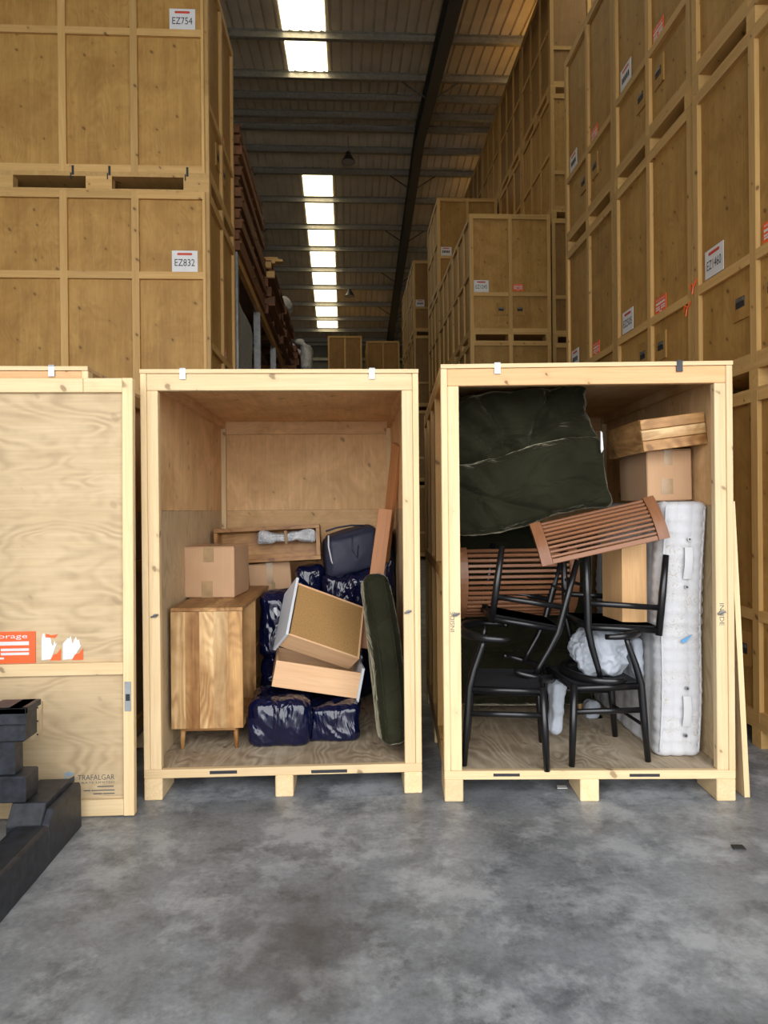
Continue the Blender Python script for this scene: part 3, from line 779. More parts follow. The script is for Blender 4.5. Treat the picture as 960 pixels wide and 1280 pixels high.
for x in (.055, w-.055):
    for y in (.06, d-.06):
        s = -1 if x < w/2 else 1
        MB().tube([(x, y, h0-.001), (x+s*.006, y-.008, 0.0)], [.018, .011], 10).build('leg', MANGO('z'), t, smooth=True)
def carton(label, M, w, d, h, tapes):
    t = link('cardboard_box', None); t.matrix_world = M; tag(t, label, 'box')
    bx('carton_body', t, 0, w, 0, d, 0, h, CARD, .006)
    for s in (0, 1): bx('top_flap', t, .003, w-.003, .003+s*(d/2), d/2-.003+s*(d/2), h, h+.004, CARD, .001)
    for (x0, x1, z0, z1) in tapes: bx('packing_tape', t, x0, x1, -.0015, -.0002, z0, z1, TAPE)
    bx('packing_tape', t, w/2-.025, w/2+.025, 0, d, h+.004, h+.0055, TAPE)
    return t
ZB = DZ+.856
pA = aY(229, 748, 4.60); pA.z = ZB; pA.x += .008; w = .335
carton('sealed brown cardboard box standing on the mango wood sideboard', Matrix.Translation(pA) @ Matrix.Rotation(R(-5), 4, 'Z'), w, .42, .335, ((.13, .20, .235, .335), (.115, .19, .0, .11)))
# tilted second box on the bags
pB = aY(314, 760, 5.34)
carton('tilted cardboard box wedged between sideboard and drawer', frame_xz((1, .25, -.03+.10), (-.12, 0, 1), pB), .33, .30, .33, ((.14, .19, .17, .335), (.17, .20, .03, .18)))
# loose mango drawer standing open towards us
def tray(name, label, cat, M, w, h, d, th, mat, inner=None):
    """open box: back (w x h) at y=d, four walls reaching forward to y=0"""
    t = link(name, None); t.matrix_world = M; tag(t, label, cat)
    bx('drawer_bottom', t, th, w-th, d-.012, d, th, h-th, inner or mat('x'))
    bx('drawer_side', t, 0, w, 0, d, 0, th, mat('x'), .002); bx('drawer_side', t, 0, w, 0, d, h-th, h, mat('x'), .002)
    bx('drawer_end', t, 0, th, 0, d, th+.001, h-th-.001, mat('z'), .002); bx('drawer_end', t, w-th, w, 0, d, th+.001, h-th-.001, mat('z'), .002)
    return t
pD = aY(268, 706, 5.32); pE = aY(401, 699, 5.30)
t = tray('loose_drawer', 'loose mango wood drawer standing on edge holding bubble wrap', 'drawer', frame_xz(pE-pD, (0, .12, 1), pD), (pE-pD).length, .275, .17, .03, MANGO)
q1, q2 = aY(322, 674, 5.36), aY(394, 669, 5.36)
def bub(p):
    return Vector((noise.noise(p*14), noise.noise(p*14+Vector((9, 9, 9))), noise.noise(p*14+Vector((5, 1, 7)))))*.022
bm = softbox(((q2-q1).length/2, .04, .05), .035, 14, lambda q, n: bub(q)+Vector((0, 0, -n.z*.02*math.cos(q.x*9))))
o = bm_obj(bm, 'bubble_wrap_bundle', BUBBLE); o.matrix_world = frame_xz(q2-q1, (0, 0, 1), (q1+q2)/2+Vector((0, 0, .002)))
tag(o, 'grey bubble wrap bundle lying in the loose mango drawer', 'bubble wrap')
t2 = MB().tube([(0, -.043, -.05), (0, -.05, 0), (0, -.043, .05)], .012, 6).build('tape_band', TAPE, o)
# bags
def bag(name, label, p, half, seed, mat=NAVY, amp=.05, rot=(0, 0, 0), freq=4.2, rr=.42, n=34, group=None, tie=False):
    off = Vector((seed*7.3, seed*3.1, seed*5.7)); r = min(half)*rr
    def dsp(q, nn):
        pk = abs(q.x)/half[0]+abs(q.y)/half[1]; a = ridged(Vector((q.x+q.z*.5, q.y*.6, q.z*.5))+off, freq, 3)*amp*1.3 + noise.noise((q+off)*2.6)*amp*1.4
        d = (nn if nn.length > 0 else q.normalized())*a
        if q.z < -half[2]*.6: d.z *= .1
        return d
    o = bm_obj(softbox(half, r, n, dsp, (half[0]*.05, half[1]*.05, half[2]*.05)), name, mat); o.location = p; o.rotation_euler = rot
    return tag(o, label, 'bag', group)
G = 'navy bags in the left open crate'
def on_deck(px, py, Y, hz): p = aY(px, py, Y); p.z = DZ+hz; return p
bag('plastic_bag', 'shiny navy polythene bag on the deck under the loose drawers, beside the sideboard', on_deck(353, 890, 4.36, .13), (.170, .20, .135), 1, amp=.03, rr=.3, group=G)
bag('plastic_bag', 'shiny navy polythene bag on the deck next to the green cushion', on_deck(416, 890, 4.42, .10), (.155, .19, .105), 2, amp=.03, rr=.3, group=G)
bag('plastic_bag', 'dark navy bag squeezed beside the sideboard', (-.475, 4.90, DZ+.20), (.13, .15, .205), 3, amp=.03, group=G)
bag('plastic_bag', 'navy bag with white label behind the upturned drawer', (-.445, 4.90, .79), (.155, .14, .22), 4, amp=.03, group=G)
bag('plastic_bag', 'black shiny bag tucked under the mango drawer', (-.30, 5.46, .985), (.095, .12, .16), 5, amp=.02, group=G)
bag('plastic_bag', 'shiny navy bag under the zipped storage bag', (.015, 5.40, .965), (.205, .19, .15), 6, amp=.04, group=G)
bag('plastic_bag', 'big navy bag at the bottom of the pile behind the loose drawers', (-.165, 5.48, DZ+.325), (.385, .36, .33), 7, amp=.04, group=G)
bag('plastic_bag', 'navy bag standing behind the wooden plank by the crate side', (.292, 5.46, DZ+.63), (.066, .22, .635), 8, amp=.015, group=G)
lb = MB().box(-.02, .02, 0, .003, -.03, .03).build('label_sticker', WHITE); lb.matrix_world = frame_xz((1, -.3, .1), (0, 0, 1), aY(343, 765, 4.74)); tag(lb, 'small white sticker on the navy bag behind the upturned drawer', 'sticker')
# zipped storage bag
pZ = Vector((.03, 5.42, 1.262))
def zd(q, nn): return nn*(ridged(q+Vector((3, 8, 1)), 3, 2)*.02)+Vector((0, 0, .03*math.sin(q.x*5)))
o = bm_obj(softbox((.205, .17, .16), .05, 20, zd, (.02, .02, .03)), 'zipped_storage_bag', NAVYC); o.location = pZ; o.rotation_euler = (0, R(-4), R(8))
tag(o, 'navy fabric zipped storage bag with white piping', 'bag')
MB().tube([(-.188, -.168, .155), (-.196, -.175, .07), (-.182, -.178, -.04), (-.15, -.178, -.115), (-.13, -.172, -.145)], .007, 6).build('white_piping', PIPING, o, smooth=True)
MB().tube([(-.20, -.10, .185), (-.12, -.10, .205), (.0, -.10, .215), (.1, -.10, .205)], .008, 6).build('carry_handle', NAVYC, o, smooth=True)
MB().tube([(-.01, -.19, .13), (-.02, -.2, .03), (.015, -.2, -.04), (.03, -.195, .06)], .005, 6).build('carry_strap', NAVYC, o, smooth=True)

# loose chest drawers with white fronts
def chest_drawer(label, M, ln, dp, ht, fx, fh):
    """x length, y away, z up. bottom at z=ht when upside down; white front at x=fx end"""
    t = link('chest_drawer', None); t.matrix_world = M; tag(t, label, 'drawer')
    return t
# upper one, upside down: bottom panel tilted to the viewer
o0 = aY(360, 793, 4.28)
a = Vector((.47, .135, -.20)); b_ = Vector((.045, .29, .30)); b_ = b_-a*(a.dot(b_)/a.length_squared); hN = a.cross(b_).normalized()
if hN.z < 0: hN = -hN
M = basis(a, b_, a.normalized().cross(b_.normalized()), o0)
t = link('chest_drawer', None); t.matrix_world = M; tag(t, 'upturned drawer with brown hardboard base and white front, atop another drawer', 'drawer', 'loose chest drawers')
sg = 1 if M.col[2].xyz.z > 0 else -1
ln, dp, ht = .50, .41, .155
def zz(a0, a1): return (a0, a1) if sg > 0 else (-a1, -a0)
bx('drawer_base', t, .012, ln-.012, .012, dp-.012, *zz(-.012, -.004), HARDB)
bx('drawer_side', t, 0, ln, 0, .012, *zz(-ht, 0), BEECH('x'), .001); bx('drawer_side', t, 0, ln, dp-.012, dp, *zz(-ht, 0), BEECH('x'), .001)
bx('drawer_back', t, ln-.012, ln, .013, dp-.013, *zz(-ht, 0), BEECH('y'), .001)
bx('drawer_front', t, -.018, 0, -.01, dp+.03, *zz(-ht-.05, .012), WHITELAM, .002)
# lower one, right way up, side facing us, white front on the right
o1 = aY(339.5, 858, 4.30); o2 = aY(445, 876, 4.30); ax = o2-o1
M = frame_xz(ax+Vector((0, .05, 0)), (.15, .0, 1), o1); ln = ax.length*1.01
t = link('chest_drawer', None); t.matrix_world = M; tag(t, 'lower loose drawer with beech side and white front resting on bags', 'drawer', 'loose chest drawers')
bx('drawer_base', t, .012, ln, .012, .39, .008, .016, HARDB)
bx('drawer_side', t, 0, ln, 0, .012, 0, .165, BEECH('x'), .001); bx('drawer_side', t, 0, ln, .39, .402, 0, .165, BEECH('x'), .001)
bx('drawer_back', t, 0, .012, .013, .389, 0, .165, BEECH('y'), .001); bx('drawer_front', t, ln, ln+.018, -.012, .42, -.045, .20, WHITELAM, .002)
# planks leaning in the right corner
def plank(label, pb_, pt_, w, th, mat, nrm=(0, -1, 0)):
    ax_ = (pt_-pb_); L = ax_.length; z = ax_.normalized(); y = -Vector(nrm); y = (y-z*y.dot(z)).normalized(); x = y.cross(z)
    o = MB().box(-w/2, w/2, 0, th, 0, L).build('wooden_plank', mat('z'), None, bev=.003); o.matrix_world = basis(x, y, z, pb_)
    return tag(o, label, 'plank', 'planks in the left open crate')
plank('orange-brown wooden plank leaning beside the green cushion', aY(458.5, 811, 4.62), aY(482, 636, 4.84), .10, .055, wood_o := (lambda a: wood('sapele', (0.50, 0.22, 0.085), (0.38, 0.15, 0.05), a, 1.3, .1, .45, .04)), (-.12, -1, 0))
plank('darker wooden plank reaching high against the crate side', aY(478, 700, 5.19), aY(494, 556, 4.76), .09, .035, wood_o, (-.9, -.6, 0))
# green cushion standing on edge
def cush(label, M, half, r, amp, n=26, puff=(0, 0, 0), seed=0, freq=2.2, seams=None, group=None, bend=None):
    off = Vector((seed, seed*2, seed*3))
    def dsp(q, nn):
        d = nn*(ridged(q+off, freq, 3)*amp)
        if bend: d = d+bend(q)
        return d
    o = bm_obj(softbox(half, r, n, dsp, puff), 'velvet_cushion', VELVET); o.matrix_world = M
    tag(o, label, 'cushion', group)
    return o, dsp
pc0 = aZ(459, 943, DZ); pc1 = aY(492, 735, 4.20)
ctr = (pc0+pc1)/2
M = frame_xz((1, .03, .10), (pc1-pc0), Vector((ctr.x+.028, 4.28, (pc0.z+pc1.z)/2+.030)))
bend = lambda q: Vector((-.02*(q.z/.5)**2+.01, 0, 0))
o, _ = cush('dark green velvet cushion standing on edge against the crate side', M, (.072, .29, .50), .05, .010, 30, (.028, .0, .0), 3, 2.0, bend=bend)
for sx in (-1, 1):
    pts = []
    for i in range(25):
        a_ = -1+2*i/24; z = a_*.47; pts.append((sx*.05-.02*(z/.5)**2+.01, -.287, z))
    MB().tube(pts, .005, 6).build('seam_piping', VELVET, o, smooth=True)

# ------------------------------------------------------------------ contents of the right crate
RM = Matrix.Translation((RC[0], RC[1], 0)) @ Matrix.Rotation(RCA, 4, 'Z')
def rc(x, y, z): return RM @ Vector((x, y, z))
# mattress upright at the right side
mw, md, mh = .24, 1.22, 1.46
mb_ = rc(CW*1.022-.069-mw/2, .20, DZ)
def mattress():
    t = thing('mattress', 'white quilted mattress standing upright in the crate with chairs', 'mattress', mb_, RCA)
    bm = bmesh.new(); bmesh.ops.create_cube(bm, size=2.0)
    bmesh.ops.subdivide_edges(bm, edges=list(bm.edges), cuts=63, use_grid_fill=True)
    hx, hy, hz, r = mw/2, md/2, mh/2, .05
    for v in bm.verts:
        p = v.co; q = Vector((p.x*hx, p.y*hy, p.z*hz))
        inn = Vector([max(-(h_-r), min(h_-r, q[i])) for i, h_ in enumerate((hx, hy, hz))]); nn = q-inn
        nn = nn.normalized() if nn.length > 1e-6 else nn; q = inn+nn*r
        zz_ = q.z/.066; cell = abs(math.sin(math.pi*zz_))
        if abs(nn.y) > .5:   # border: quilted in cells
            cx_ = abs(math.sin(math.pi*(q.x+mw/2)/(mw/3)))
            q += nn*(.019*(cell**.6)*(0.45+0.55*cx_**.6)) + Vector((0, 0, 0))
        elif abs(nn.x) > .5:
            q += nn*(.020*(cell**.6)*abs(math.sin(math.pi*q.y/.16))**.5 + .01*noise.noise(q*5))
        # sagging bend
        s = (q.z+hz)/mh
        q.x += -.035*math.cos(s*math.pi*1.0)*-1*0 + (-.036*(1-s)**2 + .012*math.sin(s*7)); q.y += .02*math.sin(s*5)
        v.co = q+Vector((0, hy, hz))
    o = bm_obj(bm, 'quilted_body', TICK, t)
    def edge(x, z, yy=-.004):
        s = z/mh; return Vector((x+(-.036*(1-s)**2+.012*math.sin(s*7)), yy+.02*math.sin(s*5)-.004, z))
    for sx in (-1, 1):
        pts = [edge(sx*(mw/2-.012), .03+i*(mh-.06)/40, .004) for i in range(41)]
        MB().tube(pts, .007, 6).build('edge_piping', PIPING, t, smooth=True)
    for z in (1.245, .975, .395, .13):
        p = edge(.02, z, -.020); m = MB(); m.tube([p, p+Vector((0, -.008, 0))], .011, 12)
        v_ = m.build('air_vent', plain('vent_metal', (.30, .30, .31), .3, .8), t); MB().tube([p+Vector((0, -.0085, 0)), p+Vector((0, -.0095, 0))], .006, 8).build('vent_hole', BLKINK, v_)
    for za, zb in ((1.02, 1.20), (.18, .35)):
        m = MB(); pts = [edge(.02, za+(zb-za)*i/8, -.024-.014*math.sin(math.pi*i/8)) for i in range(9)]
        for i in range(8):
            a_, b2 = pts[i], pts[i+1]; n = len(m.v)
            for q in (a_, b2):
                for dx in (-.022, .022):
                    for dy in (0, .006): m.v.append((q.x+dx, q.y+dy, q.z))
            m.f += [(n, n+2, n+6, n+4), (n+1, n+5, n+7, n+3), (n, n+4, n+5, n+1), (n+2, n+3, n+7, n+6)]
        m.build('cloth_handle', PIPING, t)
    p = edge(.02, .69, -.026); MB().prism([(p.x-.03, p.z-.02), (p.x+.03, p.z+.015), (p.x-.005, p.z-.03), (p.x-.025, p.z-.035)], 1, p.y-.004, p.y).build('care_label', plain('blue_tag', (.10, .30, .55), .6), t)
mattress()
# velvet cushions
Ya = 4.02
q0, q1_, q2_, q3 = aY(567, 669, Ya), aY(763, 630, Ya), aY(757, 547, Ya), aY(567, 582, Ya)
M = frame_xz(q1_-q0, q3-q0, (q0+q1_+q2_+q3)/4+Vector((0, .41, 0)))
lo_w = max(.3, (q1_-q0).length/2-.005)
def foldy(q):
    # a long diagonal crease across the face and bunched creases on the left
    f = q.x*.8+q.z*1.5+.22; d = -.035*math.exp(-(f/.03)**2) if q.y < 0 else 0
    g = math.exp(-((q.x+.30)/.16)**2)*.018*math.sin(q.x*40+q.z*22) if q.y < 0 else 0
    return Vector((0, -(d+g), .02*math.sin(q.x*7)))
cush('green velvet seat cushion lying on the slatted panels', M, (lo_w, .39, .205), .035, .026, 46, (.0, .03, .02), 5, 2.9, bend=foldy, group='velvet cushions in the crate with chairs')
ML = M
M = ML @ Matrix.Translation((.015, .03, .205+.195))
def foldz(q):
    s = 0
    if q.y < 0:
        s = .05*math.exp(-((q.x+.12+q.z*.35)/.035)**2)+.04*math.exp(-((q.x-.15-q.z*.6)/.03)**2)+.03*math.exp(-((q.z+.12-q.x*.25)/.03)**2)
        s = s*1.1+.028*math.sin(q.x*20+q.z*14+3*noise.noise(q*4))
    return Vector((0, s, 0))
cu, _ = cush('crumpled green velvet back cushion squeezed under the crate roof', M, (lo_w-.012, .34, .215), .05, .045, 48, (0, .03, .0), 9, 2.6, bend=foldz, group='velvet cushions in the crate with chairs')
inv = M.inverted()
for v in cu.data.vertices:      # pressed flat under the crate roof
    w_ = M @ v.co
    if w_.z > 2.28: w_.z = 2.28+.068*(1-math.exp(-(w_.z-2.28)/.068)); v.co = inv @ w_
wt = MB().prism([(0, 0), (.012, .02), (.006, .12), (-.004, .13), (-.004, .02)], 1, 0, .01).build('white_lining', WHITE); wt.location = aY(752, 566, 3.99); tag(wt, 'scrap of white lining poking out beside the velvet cushions', 'cloth')
# slatted curved panels
def slatted(label, M, w, n, arc, rad, top_rail=False):
    """cylindrical slatted panel: x across, profile arc in y-z, convex to -y. arc = (a0, a1) degrees"""
    t = link('slatted_panel', None); t.matrix_world = M; tag(t, label, 'slatted panel', 'teak slatted panels')
    def pt(a, r): return (rad-r*math.cos(a), r*math.sin(a))      # (y, z)
    a0, a1 = R(arc[0]), R(arc[1])
    for x0, x1 in ((0, .06), (w-.06, w)):
        m = MB(); k = 16; poly = [pt(a0+(a1-a0)*i/k, rad) for i in range(k+1)]+[pt(a0+(a1-a0)*i/k, rad-.035) for i in range(k, -1, -1)]
        for i in range(k):
            m.prism([poly[i], poly[i+1], poly[2*k-i], poly[2*k+1-i]], 0, x0, x1)
        m.build('side_rail', TEAK('z'), t)
    for i in range(n):
        a_ = a0+(a1-a0)*(i+.5)/n; hw = abs(a1-a0)*rad/n*.27
        y, z = pt(a_, rad-.017); tv = Vector((0, math.sin(a_), math.cos(a_))); nv = Vector((0, -math.cos(a_), math.sin(a_)))
        wide = (i == 0 and top_rail)
        MB().obox((w/2, y, z), (w/2-.061, 0, 0), tv*(hw*(1.9 if wide else 1)), nv*.011).build('slat', TEAK('x'), t, bev=.003)
    return t
# back one, hanging down
s0, s1 = aY(573, 765, 4.40), aY(722, 768, 4.40)
M = frame_xz(s1-s0+Vector((0, 0, .03)), (0, 0, 1), s0+Vector((0, -.05, .22)))
slatted('teak slatted panel partly hidden behind the upturned chair legs', M, (s1-s0).length, 15, (-62, 38), .32)
s0, s1, s2 = aY(678, 708, 3.73), aY(838, 672, 3.64), aY(661, 655, 3.86)
M = frame_xz(s1-s0, s2-s0, s0)
hh = (s2-s0).length
r_ = .36; half_a = math.degrees(math.asin(min(.95, hh/2/r_)))
M = M @ Matrix.Translation((0, -(r_-r_*math.cos(R(half_a))), hh/2))
slatted('teak slatted panel tilted across the mattress corner', M, (s1-s0).length, 10, (-half_a, half_a), r_, True)
# mango drawer and carton on top
p0, p1 = aY(805, 565, 3.80), aY(893, 553, 3.8)
M = frame_xz(p1-p0+Vector((0, .02, 0)), (-.03, 0, 1), p0) @ Matrix.Rotation(R(22), 4, 'Z')
M = frame_xz(Vector((1, -.07, .12)), (-.10, 0, 1), p0)
t = link('loose_drawer', None); t.matrix_world = M; tag(t, 'mango wood drawer box lying on the tall carton above the mattress', 'drawer')
w_, d_, h_ = .365, .62, .185
for i in range(3): bx('front_stave', t, 0, w_, .002*(i % 2), .022, i*h_/3+.001, (i+1)*h_/3-.002, (MANGO, MANGOP, MANGO)[i]('x'), .003)
for x in (0, w_-.022): bx('drawer_side', t, x, x+.022, .023, d_, 0, h_, MANGO('y'))
bx('drawer_back', t, .023, w_-.023, d_-.022, d_, 0, h_, MANGO('x')); bx('drawer_bottom', t, .023, w_-.023, .023, d_-.023, .004, .014, MANGO('x'))
p0 = Vector((1.772, 3.94, 1.628))
carton('tall cardboard box standing on the mattress edge under the mango drawer', frame_xz((1, -.08, .02), (-.19, .0, 1), p0), .262, .50, .30, ((.10, .15, .21, .30), (.08, .15, .04, .13)))
# oak veneered case standing behind the right chairs
p0 = aY(778, 786, 3.87); p0.z = .925
t = link('oak_case', None); t.matrix_world = Matrix.Translation(p0) @ Matrix.Rotation(R(6), 4, 'Z'); tag(t, 'oak veneered bedside case standing on the upturned right chair', 'case')
bx('front_panel', t, 0, .155, 0, .018, 0, .46, OAK('z'), .001); bx('side_panel', t, 0, .018, .019, .24, 0, .46, OAK('z'), .001); bx('side_panel', t, .137, .155, .019, .24, 0, .46, OAK('z'), .001)
bx('back_panel', t, .019, .136, .222, .24, 0, .46, OAK('z')); bx('end_panel', t, .019, .136, .02, .221, .0, .018, OAK('x')); bx('end_panel', t, .019, .136, .02, .221, .442, .46, OAK('x'))

# chairs
def make_chair():
    t = thing('elbow_chair', 'x', 'chair', (0, 0, -40), 0, 'black elbow chairs in the open crate')
    LG = .0195
    for s in (-1, 1):
        MB().tube([(.215, s*.235, 0), (.205, s*.232, .22), (.195, s*.23, .455)], [LG*.85, LG*1.1, LG], 12).build('front_leg', BLACKW, t, smooth=True)
        MB().tube([(-.235, s*.215, 0), (-.215, s*.212, .24), (-.20, s*.21, .44), (-.172, s*.205, .54), (-.13, s*.20, .66), (-.115, s*.20, .715)], [LG*.85, LG*1.1, LG*1.1, LG, LG*.85, LG*.7], 12).build('rear_leg', BLACKW, t, smooth=True)
        MB().tube([(.20, s*.232, .30), (-.218, s*.212, .29)], .011, 8, 1.5).build('side_stretcher', BLACKW, t, smooth=True)
        MB().tube([(.197, s*.23, .43), (-.203, s*.211, .425)], .014, 8, 1.2).build('seat_rail', BLACKW, t, smooth=True)
    MB().tube([(.197, -.23, .435), (.197, .23, .435)], .014, 8, 1.2).build('seat_rail', BLACKW, t, smooth=True)
    MB().tube([(-.203, -.21, .425), (-.203, .21, .425)], .014, 8, 1.2).build('seat_rail', BLACKW, t, smooth=True)
    MB().tube([(-.216, -.21, .20), (-.216, .21, .20)], .010, 8).build('back_stretcher', BLACKW, t, smooth=True)
    # woven seat: four envelope quarters meeting on the diagonals
    def seat(u, v):
        x, y = -1+2*u, -1+2*v; wd = .212+.02*(u)
        e = max(abs(x), abs(y)); k = 18
        cord_ = .0025*abs(math.sin(k*math.pi*(abs(x) if abs(x) > abs(y) else abs(y))))
        return (-.005+x*.197, y*wd, .445-.02*(1-e)**.7+cord_)
    m = MB().grid(seat, 40, 40); n = len(m.v)
    m.grid(lambda u, v: (-.005+(-1+2*u)*.195, (-1+2*v)*(.21+.02*u), .405), 4, 4)
    m.build('woven_seat', CORD, t, smooth=True)
    MB().box(-.203, .193, -.212, .212, .405, .437).build('seat_wrap', CORD, t, bev=.006)
    pts = []; rad = []
    for i in range(29):
        a_ = R(-118+236*i/28); x = -.06-.20*math.cos(a_)*(1 if abs(math.degrees(a_)) < 90 else .8); y = .262*math.sin(a_)*(1.0)
        pts.append((x, y, .715+.012*math.cos(a_))); rad.append(.010+.010*math.cos(a_/1.4)**2)
    MB().tube(pts, rad, 10, 1.5).build('back_rail', BLACKW, t, smooth=True)
    return t
ch = make_chair(); index_children()
def put_chair(first, label, M):
    o = ch if first else copy_tree(ch); o.matrix_world = M; o['label'] = label; return o
def chair_mat(pn, pf, back_left, inv=False, roll=0, h=0.0):
    pass
# upright left chair: rear-near foot A, front-near foot B on the deck
def upright(A, B, flip):
    """A, B: near feet on the deck (left, right). flip False: faces right (back on the left)"""
    d = (B-A); d.z = 0; d.normalize(); mid = (A+B)/2
    x = d if not flip else -d                       # chair forward
    z = Vector((0, 0, 1)); y = z.cross(x)            # chair's left
    away = Vector((0, 1, 0)); n = away-d*away.dot(d); n.normalize()
    c = mid+n*.225
    return basis(x, y, z, Vector((c.x, c.y, DZ)))
A, B = aZ(586, 958, DZ), aZ(682, 963, DZ)
put_chair(True, 'upright black elbow chair beside the left post of the crate', upright(A, B, False))
A, B = aZ(717, 957, DZ), aZ(804, 953, DZ)
put_chair(False, 'upright black elbow chair next to the mattress with crumpled sheets', upright(A, B, True))
def inverted(c, fwd, tiltdeg, label):
    """upside-down chair: seat centre c (world), forward direction fwd, tilt about the viewing axis (clockwise +)"""
    x = Vector(fwd).normalized(); z = Vector((0, 0, -1)); y = z.cross(x)
    M = basis(x, y, z, (0, 0, 0)); T = Matrix.Rotation(R(tiltdeg), 4, 'Y')
    M = T @ M; off = M @ Vector((0, 0, .43)); M.translation = Vector(c)-off
    return put_chair(False, label, M)
inverted(aY(652, 780, 4.18)+Vector((-.015, 0, .03)), (-1, .10, 0), 11, 'upturned black elbow chair stacked on the chair by the left post')
inverted((1.553, 3.98, .908), (1, -.02, 0), 3, 'upturned black elbow chair stacked over the crumpled sheets')
# crumpled sheets on the right chair
def cloth(label, p, half, seed, rot=(0, 0, 0), amp=.07, n=30):
    off = Vector((seed*3.3, seed, seed*2.2))
    def dsp(q, nn):
        a_ = ridged(q+off, 7, 3)*amp+noise.noise((q+off)*4)*amp*.8; return (nn if nn.length else Vector((0, 0, 1)))*a_
    o = bm_obj(softbox(half, min(half)*.8, n, dsp), 'crumpled_sheet', SHEETC); o.location = p; o.rotation_euler = rot
    return tag(o, label, 'cloth', 'crumpled sheets among the chairs')
cloth('pale crumpled cotton sheet heaped on the right upright chair seat', (1.475, 4.0, .735), (.150, .125, .115), 1, (0, R(-5), 0), .06, 44)
cloth('pale sheet end hanging down between the two upright chairs', (1.243, 4.06, .40), (.026, .065, .145), 2, (0, R(6), 0), .028, 26)
cloth('pale sheet end hanging beside the mattress', (1.735, 4.08, .66), (.030, .09, .15), 3, (0, R(-4), 0), .022, 22)
cloth('pale cloth bundle on the deck behind the right chair', aY(740, 900, 4.60), (.05, .06, .13), 4, (0, 0, 0), .03, 18)
t = link('sofa_section', None); t.matrix_world = RM @ Matrix.Translation((.09, 1.02, DZ)); tag(t, 'dark green velvet sofa section on pale legs behind the chairs', 'sofa')
DKF = VELVET
o = bm_obj(softbox((.50, .36, .20), .05, 12, None, (0, .01, .02)), 'seat_base', DKF, t); o.location = (.53, .40, .25)
o = bm_obj(softbox((.50, .11, .44), .05, 12, None, (0, .02, .0)), 'backrest', DKF, t); o.location = (.53, .14, .865)
o = bm_obj(softbox((.09, .36, .36), .05, 10), 'armrest', DKF, t); o.location = (.115, .40, .50)
for x in (.1, .95):
    for y in (.1, .7): MB().tube([(x, y, .08), (x, y, 0)], [.022, .015], 8).build('leg', OAK('z'), t)
# stray scraps
for (px, py, s, lab) in ((702, 984, .03, 'scrap of white paper under the open crate with chairs'), (922, 1059, .03, 'dry dark leaf scrap lying on the concrete')):
    p = aZ(px, py, .003); o = MB().prism([(-s, -s*.6), (s*.9, -s*.8), (s, s*.5), (-s*.7, s*.7)], 2, 0, .004).build('paper_scrap' if 'paper' in lab else 'leaf_scrap', WHITE if 'paper' in lab else RUBBER)
    o.location = p; tag(o, lab, 'scrap')

# ------------------------------------------------------------------ racking behind the left stack
t = thing('pallet_rack', 'grey pallet rack with amber beams behind crate EZ832', 'rack', (-1.31, 8.35, 0))
for y in (0.15, 2.3, 4.6, 6.9, 9.2, 11.5):
    for x in (-1.05, -.05):
        bx('upright_post', t, x-.05, x+.05, y-.045, y+.045, 0, 4.78, STEEL)
    for i in range(7): MB().tube([(-1.05, y, .3+i*.65), (-.05, y, .3+i*.65+(.6 if i % 2 else 0))], .018, 6).build('frame_brace', STEEL, t)
for i, (ya_, yb_) in enumerate(((.2, 2.25), (2.35, 4.55), (4.65, 6.85), (6.95, 9.15), (9.25, 11.45))):
    for x in (-1.05, -.03):
        bx('load_beam', t, x-.03, x+.03, ya_, yb_, 4.66, 4.78, BEAMO)
        bx('load_beam', t, x-.03, x+.03, ya_, yb_, 2.30, 2.42, BEAMO)
def panel_bundle(label, loc, w, l, h, n, group='timber bundles on the rack'):
    b = thing('timber_bundle', label, 'timber', loc, 0, group)
    for i in range(n):
        z0 = i*h/n; dx = random.uniform(-.04, .04)
        bx('board', b, dx, w+dx, 0, l, z0+.002, z0+h/n*.78, REDBOARD('y'))
        for y in (.05, l*.5, l-.1): bx('bearer', b, dx+.02, w+dx+.01, y, y+.06, z0+h/n*.78, z0+h/n, REDBOARD('x'))
    return b
zz0 = 4.785
for i in range(4):
    panel_bundle('%s bundle of dark red-brown boards on the rack beside crate EZ754' % ('lowest', 'second', 'third', 'topmost')[i], (-2.28-.02*(i % 2), 8.42+i*.03, zz0+i*.405), 1.02+.03*(i % 2), 2.6-.1*i, .40, 3)
# pallets beyond
def pallet(label, loc, rz=0, group='pallets stacked on the rack', mat=REDBOARD):
    b = thing('wooden_pallet', label, 'pallet', loc, rz, group)
    for i in range(7): bx('deck_board', b, i*.167, i*.167+.10, 0, 1.9, .12, .142, mat('y'))
    for y in (.0, .9, 1.8): bx('stringer', b, 0, 1.10, y, y+.10, .022, .119, (OLDPINE if y == 0 and loc[2] > 5.3 and loc[1] < 12 else REDBOARD)('x'))
    for i in (0, 3, 6): bx('bottom_board', b, i*.167, i*.167+.10, 0, 1.9, 0, .021, mat('y'))
    return b
ORD = ('lowest', 'second', 'third', 'fourth', 'fifth', 'sixth', 'seventh', 'eighth')
def pile(n, loc, what, group, dx=.05):
    for i in range(n):
        o = ('topmost' if i == n-1 else ORD[i])
        pallet('%s red-brown pallet of %s' % (o, what), (loc[0]+dx*((i*2) % 3), loc[1]+.03*((i*5) % 3), loc[2]+i*.145), 0, group)
pile(6, (-2.34, 11.09, 4.785), 'the pile with pale planks on the rack', 'pallets with the pale planks')
